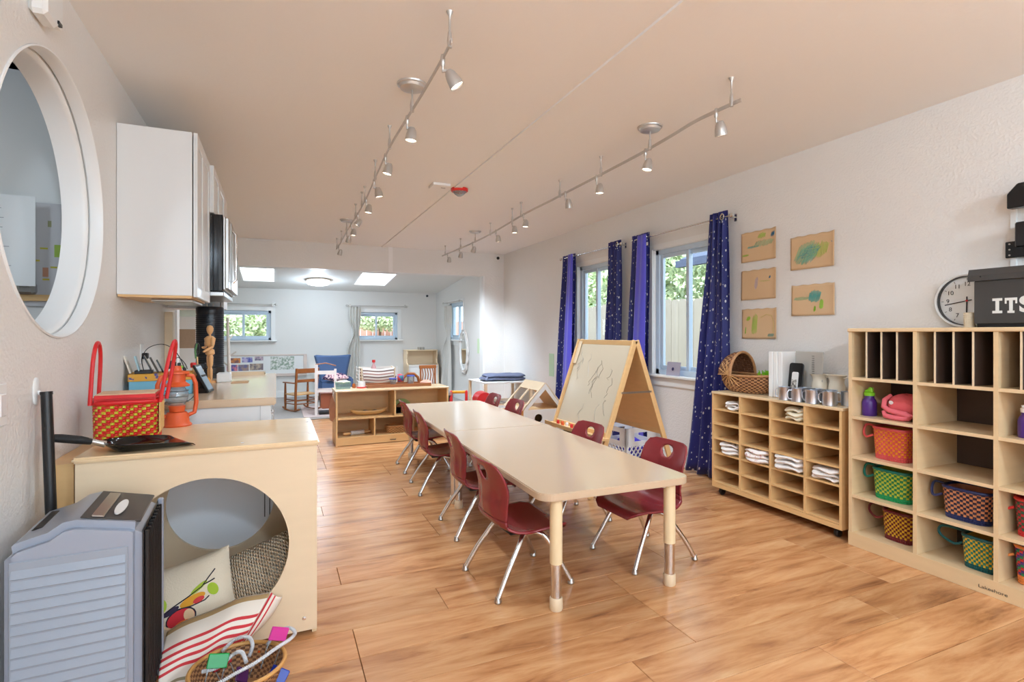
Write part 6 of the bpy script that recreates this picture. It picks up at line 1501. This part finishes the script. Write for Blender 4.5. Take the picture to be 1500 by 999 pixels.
t = thing('pink_bottle', 'rosy pink bottle with red cap standing on the striped rack', 'bottle', (1.10, 6.75, .53)); MB().lathe([(0, 0), (.03, 0), (.03, .24), (.014, .28), (.014, .30), (0, .30)], 14).build('bottle', mat('rosy', (206, 160, 160), .3), t, smooth=True); MB().lathe([(0, .30), (.02, .30), (.02, .33), (0, .33)], 10).build('cap', M['red'], t)
t = thing('colour_ball', 'small multicoloured ball by the striped rack', 'ball', (1.45, 6.9, .0)); MB().lathe([(0, 0), (.03, 0), (.02, .55), (0, .55)], 10).build('stand', M['dark_grey'], t); MB().lathe([(.06 * math.sin(PI * k / 10), .61 - .06 * math.cos(PI * k / 10)) for k in range(11)], 14).build('ball', pic_mat('ball_colours', (196, 60, 50), (40, 120, 90), (60, 80, 160), 20, .5), t, smooth=True)

# wooden chairs behind
t = thing('round_back_chair', 'small wooden chair with rounded back behind the shelf unit', 'chair', (1.70, 7.35, 0), 0)
MB().tube([(-.115, 0, .30), (-.125, 0, .48), (-.10, 0, .58), (-.04, 0, .63), (.04, 0, .63), (.10, 0, .58), (.125, 0, .48), (.115, 0, .30)], .02, 8).build('backrest', M['chair_wood'], t, smooth=True)
for x in (-.04, .04): MB().tube([(x, 0, .30), (x, 0, .62)], .010, 6).build('spindle', M['chair_wood'], t)
box('seat', M['chair_wood'], -.15, -.28, .285, .15, .02, .305, t, bevel=.006)
for x in (-.12, .12):
    for y in (-.25, 0): MB().tube([(x, y, .288), (x * 1.1, y * 1.05, 0)], [.014, .012], 8).build('leg', M['chair_wood'], t)
t = thing('spindle_chair', 'small wooden chair with wavy spindle back near the play hutch', 'chair', (2.08, 7.85, 0), 0)
for x in (-.11, .11): MB().tube([(x, 0, .30), (x, .03, .70)], .014, 8).build('post', M['chair_wood'], t)
box('crest_rail', M['chair_wood'], -.13, .018, .66, .13, .042, .71, t, bevel=.004)
for k in range(5): x = -.08 + k * .04; MB().tube([(x + .008 * math.sin(j * 1.3), .03 * j / 8, .30 + .36 * j / 8) for j in range(9)], .008, 6).build('spindle', M['chair_wood'], t, smooth=True)
box('seat', M['chair_wood'], -.14, -.26, .29, .14, .02, .31, t, bevel=.006)
for x in (-.11, .11):
    for y in (-.23, 0): MB().tube([(x, y, .292), (x * 1.1, y, 0)], [.014, .012], 8).build('leg', M['chair_wood'], t)
t = thing('play_hutch', 'white and pale wood toy hutch against the far wall', 'toy cupboard', (2.64, 10.52, 0), 0)
hw_ = .31
for x in (-hw_, hw_ - .02): MB().prism([(-.20, 0), (.19, 0), (.19, .84), (-.09, .84), (-.12, .78), (-.08, .68), (-.10, .60), (-.20, .56)], x, x + .02, 'yz').build('side_panel', M['birch_pale'], t)
box('crown', M['birch_pale'], -hw_ - .01, -.10, .84, hw_ + .01, .19, .86, t, bevel=.004); box('back_panel', M['birch_pale'], -hw_ + .02, .17, 0, hw_ - .02, .19, .84, t); box('counter', M['white'], -hw_ + .02, -.205, .54, hw_ - .02, .17, .56, t); box('front', M['white'], -hw_ + .02, -.19, .02, hw_ - .02, -.175, .54, t)
for z in (.42, .29): box('drawer', M['white'], -hw_ + .04, -.20, z, .0, -.191, z + .10, t, bevel=.003)
for k in range(3):
    tag(MB().lathe([(0, 0), (.02, 0), (.023, .05), (0, .05)], 12).build('steel_cup', M['steel'], None, loc=(2.59 + k * .05, 10.52, .86), smooth=True), ['small steel cup on top of the toy hutch, nearest its window side', 'small steel cup in the middle of three on the toy hutch', 'small steel cup on top of the toy hutch, nearest the room corner'][k], 'cup', 'steel cups on the toy hutch')

# oval mirror on right back wall
t = thing('oval_mirror', 'oval mirror in an ornate white frame on the back room side wall', 'mirror', (XBR - .02, 8.92, .87), 0)
fr = MB(); n = 56
pts = [(0, .185 * math.cos(2 * PI * k / n), .33 * math.sin(2 * PI * k / n)) for k in range(n)]; MB().tube(pts, .02, 8, True).build('inner_frame', M['trim'], t, smooth=True)
MB().tube([(-.002, (.225 + .010 * math.cos(14 * 2 * PI * k / 112)) * math.cos(2 * PI * k / 112), (.37 + .012 * math.cos(14 * 2 * PI * k / 112)) * math.sin(2 * PI * k / 112)) for k in range(112)], .020, 8, True).build('carved_rim', mat('antique_white', (206, 200, 194), .5), t, smooth=True)
MB().lathe([(0, 0), (1, 0)], 40, sx=.185, sy=.33, axis='x').build('mirror_glass', mat('mirror', (235, 240, 240), .03, 1.0), t, fix=False)
# dress-up curtains beige
curtain(9.45, 9.90, 9.52, 10.15, 1.70, .03, 5, 'beige tied curtain at the side window of the back room', X=2.94, m=M['beige_curtain'], group='beige tied curtains', tie=(1.13, .12), amp=.02)
def curtain_y(x0, x1, xb0, xb1, zt_, zb_, folds, Y, lab, tie):
    t, f = curtain(-x1, -x0, -xb1, -xb0, zt_, zb_, folds, lab, X=0, m=M['beige_curtain'], group='beige tied curtains', tie=tie, amp=.02); t.rotation_euler = (0, 0, R(90)); t.location = ((x0 + x1) / 2, Y, 0); return t
tq = curtain_y(1.28, 1.50, 1.18, 1.46, 1.70, .03, 4, 10.66, 'beige tied curtain left of the far window, behind the armchair', (1.20, .10))
def rod_x(x0, x1, z, Y, lab, wy):
    t = rod(-(x1 - x0) / 2, (x1 - x0) / 2, 0, 0, lab, (Y - wy) , r=.008, mat_=M['nickel']); t.location = ((x0 + x1) / 2, Y, z); t.rotation_euler = (0, 0, R(90))
    for c in t.children:
        if c.name.startswith('bracket'): c.location.x = 0
    return t
rod_x(1.25, 2.36, 1.72, 10.66, 'nickel curtain rod over the right far window', YF)
rod_x(-1.1, -.03, 1.71, 10.66, 'nickel curtain rod over the left far window', YF)
rod(9.0, 9.95, 1.76, 2.94, 'nickel curtain rod over the back room side window', XBR, mat_=M['nickel'])

# picture board
t = thing('photo_board', 'wide wooden framed board of landscape photos low on the far wall', 'picture frame', (-.12, YF - .03, .60), 0)
FRm = mat('pinkish_frame', (214, 196, 186), .5); X0_, X1_, Z0_, Z1_ = -.95, .64, -.20, .20
for (a, b, c, d) in ((X0_, Z0_, X1_, Z0_ + .05), (X0_, Z1_ - .02, X1_, Z1_), (X1_ - .06, Z0_ + .05, X1_, Z1_ - .02), (X0_, Z0_ + .05, X0_ + .06, Z1_ - .02)): box('frame_rail', FRm, a, -.015, b, c, .02, d, t, bevel=.003)
box('mount', M['paper'], X0_ + .06, -.004, Z0_ + .05, X1_ - .06, .0, Z1_ - .02, t)
for k, (x, z, wx, wz, c1, c2) in enumerate(((-.56, .10, .18, .09, (220, 140, 70), (130, 90, 90)), (-.36, .11, .17, .09, (70, 80, 160), (190, 180, 210)), (-.17, .13, .14, .07, (110, 110, 130), (220, 190, 200)), (-.60, -.03, .17, .11, (70, 90, 160), (220, 130, 140)), (-.42, -.03, .17, .11, (110, 110, 150), (170, 140, 120)), (-.21, -.02, .22, .12, (110, 100, 110), (190, 170, 150)), (.22, .04, .40, .24, (140, 160, 140), (226, 226, 222)))):
    box('photo', pic_mat('photo_%d' % k, c1, c2, None, 14 if k < 6 else 24, .35), x - wx / 2, -.0055, z - wz / 2, x + wx / 2, -.0045, z + wz / 2, t)

# rocking chair
t = thing('rocking_chair', 'child size wooden rocking chair with ladder back seen from behind', 'chair', (.35, 8.86, 0), R(24)); wdm = M['chair_wood']
for sx in (-1, 1):
    MB().tube([(sx * .17, -.27, .055), (sx * .17, -.15, .022), (sx * .17, 0, .012), (sx * .17, .15, .022), (sx * .17, .25, .05)], .014, 8).build('rocker', wdm, t, smooth=True)
    MB().tube([(sx * .165, -.15, .02), (sx * .165, -.155, .30), (sx * .17, -.20, .66)], .019, 10).build('back_post', wdm, t, smooth=True)
    MB().tube([(sx * .18, .15, .02), (sx * .18, .15, .22), (sx * .18, .15, .43)], [.014, .020, .013], 10).build('front_post', wdm, t, smooth=True)
    MB().bar((sx * .175, -.165, .44), (sx * .185, .19, .435), .045, .018).build('armrest', wdm, t, bevel=.004)
    for z in (.12, .18): MB().tube([(sx * .17, -.15, z), (sx * .18, .15, z)], .008, 6).build('side_rung', wdm, t)
for (z, h_) in ((.62, .07), (.47, .045)): MB().bar((-.165, -.165 - (z - .3) * .1, z), (.165, -.165 - (z - .3) * .1, z), .014, h_).build('back_slat', wdm, t, bevel=.004)
box('seat', M['maple_warm'], -.19, -.15, .25, .19, .17, .268, t, bevel=.006)
for (y, z) in ((-.15, .12), (-.15, .17), (.15, .14)): MB().tube([(-.17, y, z), (.17, y, z)], .008, 6).build('cross_rung', wdm, t)

# armchair
t = thing('blue_armchair', 'blue upholstered wing armchair against the far wall', 'armchair', (.92, 9.85, 0), 0); bm_ = M['blue_arm']
def back(u, v): w_ = lerp(.20, .30, v ** 1.4); s_ = (u - .5) * 2; return (s_ * w_, .16 + .06 * v - .05 * abs(s_) ** 3, lerp(.28, .80, v) - .012 * (1 - s_ * s_) * v)
MB().grid(back, 20, 14).build('backrest', bm_, t, smooth=True, solid=.08)
box('seat', bm_, -.24, -.22, .20, .24, .18, .36, t, bevel=.03, seg=3)
for s_ in (-1, 1): box('arm', bm_, s_ * .27 - .035, -.20, .20, s_ * .27 + .035, .18, .42, t, bevel=.025, seg=3)
for sx in (-1, 1):
    for sy in (-1, 1): MB().tube([(sx * .22, sy * .17, .2), (sx * .23, sy * .18, 0)], [.018, .012], 8).build('leg', M['chair_wood'], t)
t = thing('patterned_cloth', 'pink and navy patterned cloth heaped on the blue armchair', 'cloth', (.93, 9.66, .372), 0); lump(0, 0, .06, .19, .12, .07, 9).build('heap', pic_mat('navy_pink_cloth', (44, 44, 90), (232, 206, 206), (222, 150, 160), 22, .9, (.44, .52)), t, smooth=True)

# doll stroller / washstand cart with brown drum
t = thing('white_cart', 'white painted wooden doll cart with brown box between the chairs', 'cart', (.66, 8.25, 0), R(-6)); wp2 = mat('chippy_white', (226, 218, 214), .6)
for x in (-.13, .13):
    for y in (-.12, .12): box('post', wp2, x - .016, y - .016, 0, x + .016, y + .016, .74 if x < 0 else .66, t)
for z in (.60, .34):
    for y in (-.12, .12): box('rail', wp2, -.13, y - .01, z, .13, y + .01, z + .035, t)
for z in (.60, .34):
    for x in (-.13, .13): box('rail', wp2, x - .01, -.12, z, x + .01, .12, z + .035, t)
MB().tube([(-.14, -.12, .74), (.0, -.12, .76), (.14, -.12, .72)], .008, 8).build('handle', M['chair_wood'], t, smooth=True)
t2_ = thing('brown_drum', 'reddish brown hexagonal box held in the white cart', 'box', (.67, 8.25, .10)); MB().prism([(-.09, .02), (-.06, 0), (.09, 0), (.10, .03), (.10, .22), (-.09, .22)], -.09, .09, 'xz').build('box_body', mat('red_brown', (150, 82, 56), .45, var=.15), t2_, bevel=.006)
tag(box('black_tray', M['black'], .56, 8.16, .0165, .76, 8.34, .06, None, bevel=.006), 'black tray on the floor under the white cart', 'tray')
tag(box('floor_mat', mat('pink_rug', (206, 186, 182), .95, var=.15, scale=20, bump=.3, bscale=200), .35, 8.0, .0085, 1.3, 9.2, .016, None), 'pale pinkish rug under the rocking chair and white cart', 'rug')
t = thing('wooden_paddle', 'pinkish leaf-shaped wooden board hanging at the shelf unit end', 'paddle', (.545, 5.98, .40), R(0))
MB().prism([(-.07, 0), (-.045, -.09), (0, -.15), (.04, -.14), (.055, -.02), (.03, .08), (.0, .13), (-.02, .08)], -.004, .004, 'yz').build('blade', mat('rosewood', (196, 140, 110), .5, var=.2, scale=12), t, bevel=.002, rot=(0, 0, R(35)))
MB().tube([(.0, 0, .12), (.012, 0, .155), (.018, 0, .17)], .003, 6).build('cord', M['paper'], t)

# ================================================================== OUTDOORS
struct(box('ground', M['ground'], -8, YF + T, -.25, 14, 30, -.12), 'sunlit yard ground beyond the far wall'); struct(box('ground', M['ground'], XR + T, -6, -.25, 14, YF + T, -.121), 'side yard ground outside the blue curtains')
struct(box('patio', M['ground'], -8, -14, -.25, 14, YB - T, -.1221), 'paved ground outside the added glazed door')
f = thing('picket_fence', 'pale cedar board fence outside the blue-curtained windows', 'fence', (5.0, 0, -.12)); rg = random.Random(5); pk = []
for v in range(4):
    h_ = 1.76 + .01 * v; o = MB().prism([(0, 0), (.138, 0), (.138, h_ - .03), (.112, h_), (.026, h_), (0, h_ - .03)], 0, .018, 'yz').build('picket', M['fence'], None); pk.append(o.data); bpy.data.objects.remove(o)
y = 3.6
while y < 12.2:
    o = bpy.data.objects.new('picket', pk[rg.randrange(4)]); COL.objects.link(o); o.parent = f; o.location = (rg.uniform(-.003, .003), y, 0); y += .144
for z in (.35, 1.35): MB().box(.022, 3.6, z, .06, 12.2, z + .085).build('fence_rail', M['fence'], f)
def leafball(name, par, c, r, n, m, seed, size=.07, flat=1.0):
    rg = random.Random(seed); b = MB()
    for k in range(n):
        u = Vector((rg.gauss(0, 1), rg.gauss(0, 1), rg.gauss(0, 1))).normalized() * (rg.random() ** .45); p = Vector((c[0] + u.x * r[0], c[1] + u.y * r[1], c[2] + u.z * r[2]))
        a = Vector((rg.gauss(0, 1), rg.gauss(0, 1), rg.gauss(0, 1))).normalized(); q = a.cross(Vector((rg.gauss(0, 1), rg.gauss(0, 1), rg.gauss(0, 1)))).normalized(); s_ = size * rg.uniform(.6, 1.4); i = len(b.v)
        b.v += [tuple(p - a * s_), tuple(p + q * s_ * .4), tuple(p + a * s_), tuple(p - q * s_ * .4)]; b.f.append((i, i + 1, i + 2, i + 3)); b.m.append(0)
    o = b.build(name, m, par, fix=False); o['kind'] = 'stuff'; return o
def tree(x, y, h_, r, lab, m, n, seed, size=.08):
    t = thing('tree', lab, 'tree', (x, y, -.12)); MB().tube([(0, 0, 0), (.05, .03, h_ * .4), (0, 0, h_ * .8)], [.12, .09, .05], 8).build('trunk', M['bark'], t, smooth=True); leafball('foliage', t, (0, 0, h_), (r, r, r * 1.0), n, m, seed, size); return t
tree(7.4, 8.9, 2.8, 2.0, 'light green tree behind the fence, seen in the nearer window', M['leaf_pale'], 15000, 21)
tree(7.2, 14.2, 2.8, 2.0, 'bright green tree behind the fence, seen in the farther window', M['leaf'], 9000, 22)
tree(6.4, 11.5, 2.3, .75, 'small leafy tree behind the fence between the two windows', M['leaf'], 5000, 23)
t = thing('neighbour_house', 'blue grey clapboard house with slate roof beyond the fence', 'house', (5.7, 3.0, -.12))
box('wall', M['siding'], 0, -3, 0, 5, 2.7, 2.35, t)
for k in range(16): MB().prism([(-.022, .02 + k * .145), (0, .02 + k * .145), (0, .16 + k * .145)], -3, 2.7, 'xz').build('clapboard', M['siding'], t)
MB().prism([(-.42, 2.28), (-.42, 2.36), (2.5, 3.7), (5.4, 2.36), (5.4, 2.28), (2.5, 3.55)], -3.3, 3.05, 'xz').build('roof', M['roof'], t); box('gutter', M['roof'], -.50, -3.3, 2.24, -.42, 3.05, 2.33, t)
# back yard
t = thing('hedge', 'sunlit leafy hedge outside the left far window', 'hedge', (-.3, 14.6, -.12)); leafball('foliage', t, (0, 0, 1.0), (1.9, .6, 1.1), 11000, M['leaf_pale'], 31, .07); MB().tube([(0, 0, 0), (0, 0, .8)], .05, 6).build('stem', M['bark'], t)
t = thing('patio_umbrella', 'faded red patio umbrella outside the left far window', 'umbrella', (-1.35, 12.1, -.12)); t.scale = (.8, .8, 1); MB().lathe([(0, 2.35), (.3, 2.2), (1.3, 1.82), (1.3, 1.78), (0, 2.3)], 8).build('canopy', mat('faded_red', (206, 120, 104), .7), t); MB().tube([(0, 0, 0), (0, 0, 2.3)], .02, 8).build('pole', M['white_plastic'], t)
t = thing('back_fence', 'reddish board fence outside the right far window', 'fence', (2.6, 13.6, -.12)); rf = mat('red_fence', (196, 150, 138), .85, rnd=.05)
for k in range(26): MB().box(-1.9 + k * .15, 0, 0, -1.9 + k * .15 + .142, .02, 1.62).build('board', rf, t)
t = thing('bush', 'low green bush before the reddish fence', 'bush', (2.3, 13.2, -.12)); leafball('foliage', t, (0, 0, 1.6), (.9, .25, .25), 2500, M['leaf_pale'], 33, .05); MB().tube([(0, 0, 0), (0, 0, 1.5)], .03, 6).build('stem', M['bark'], t)
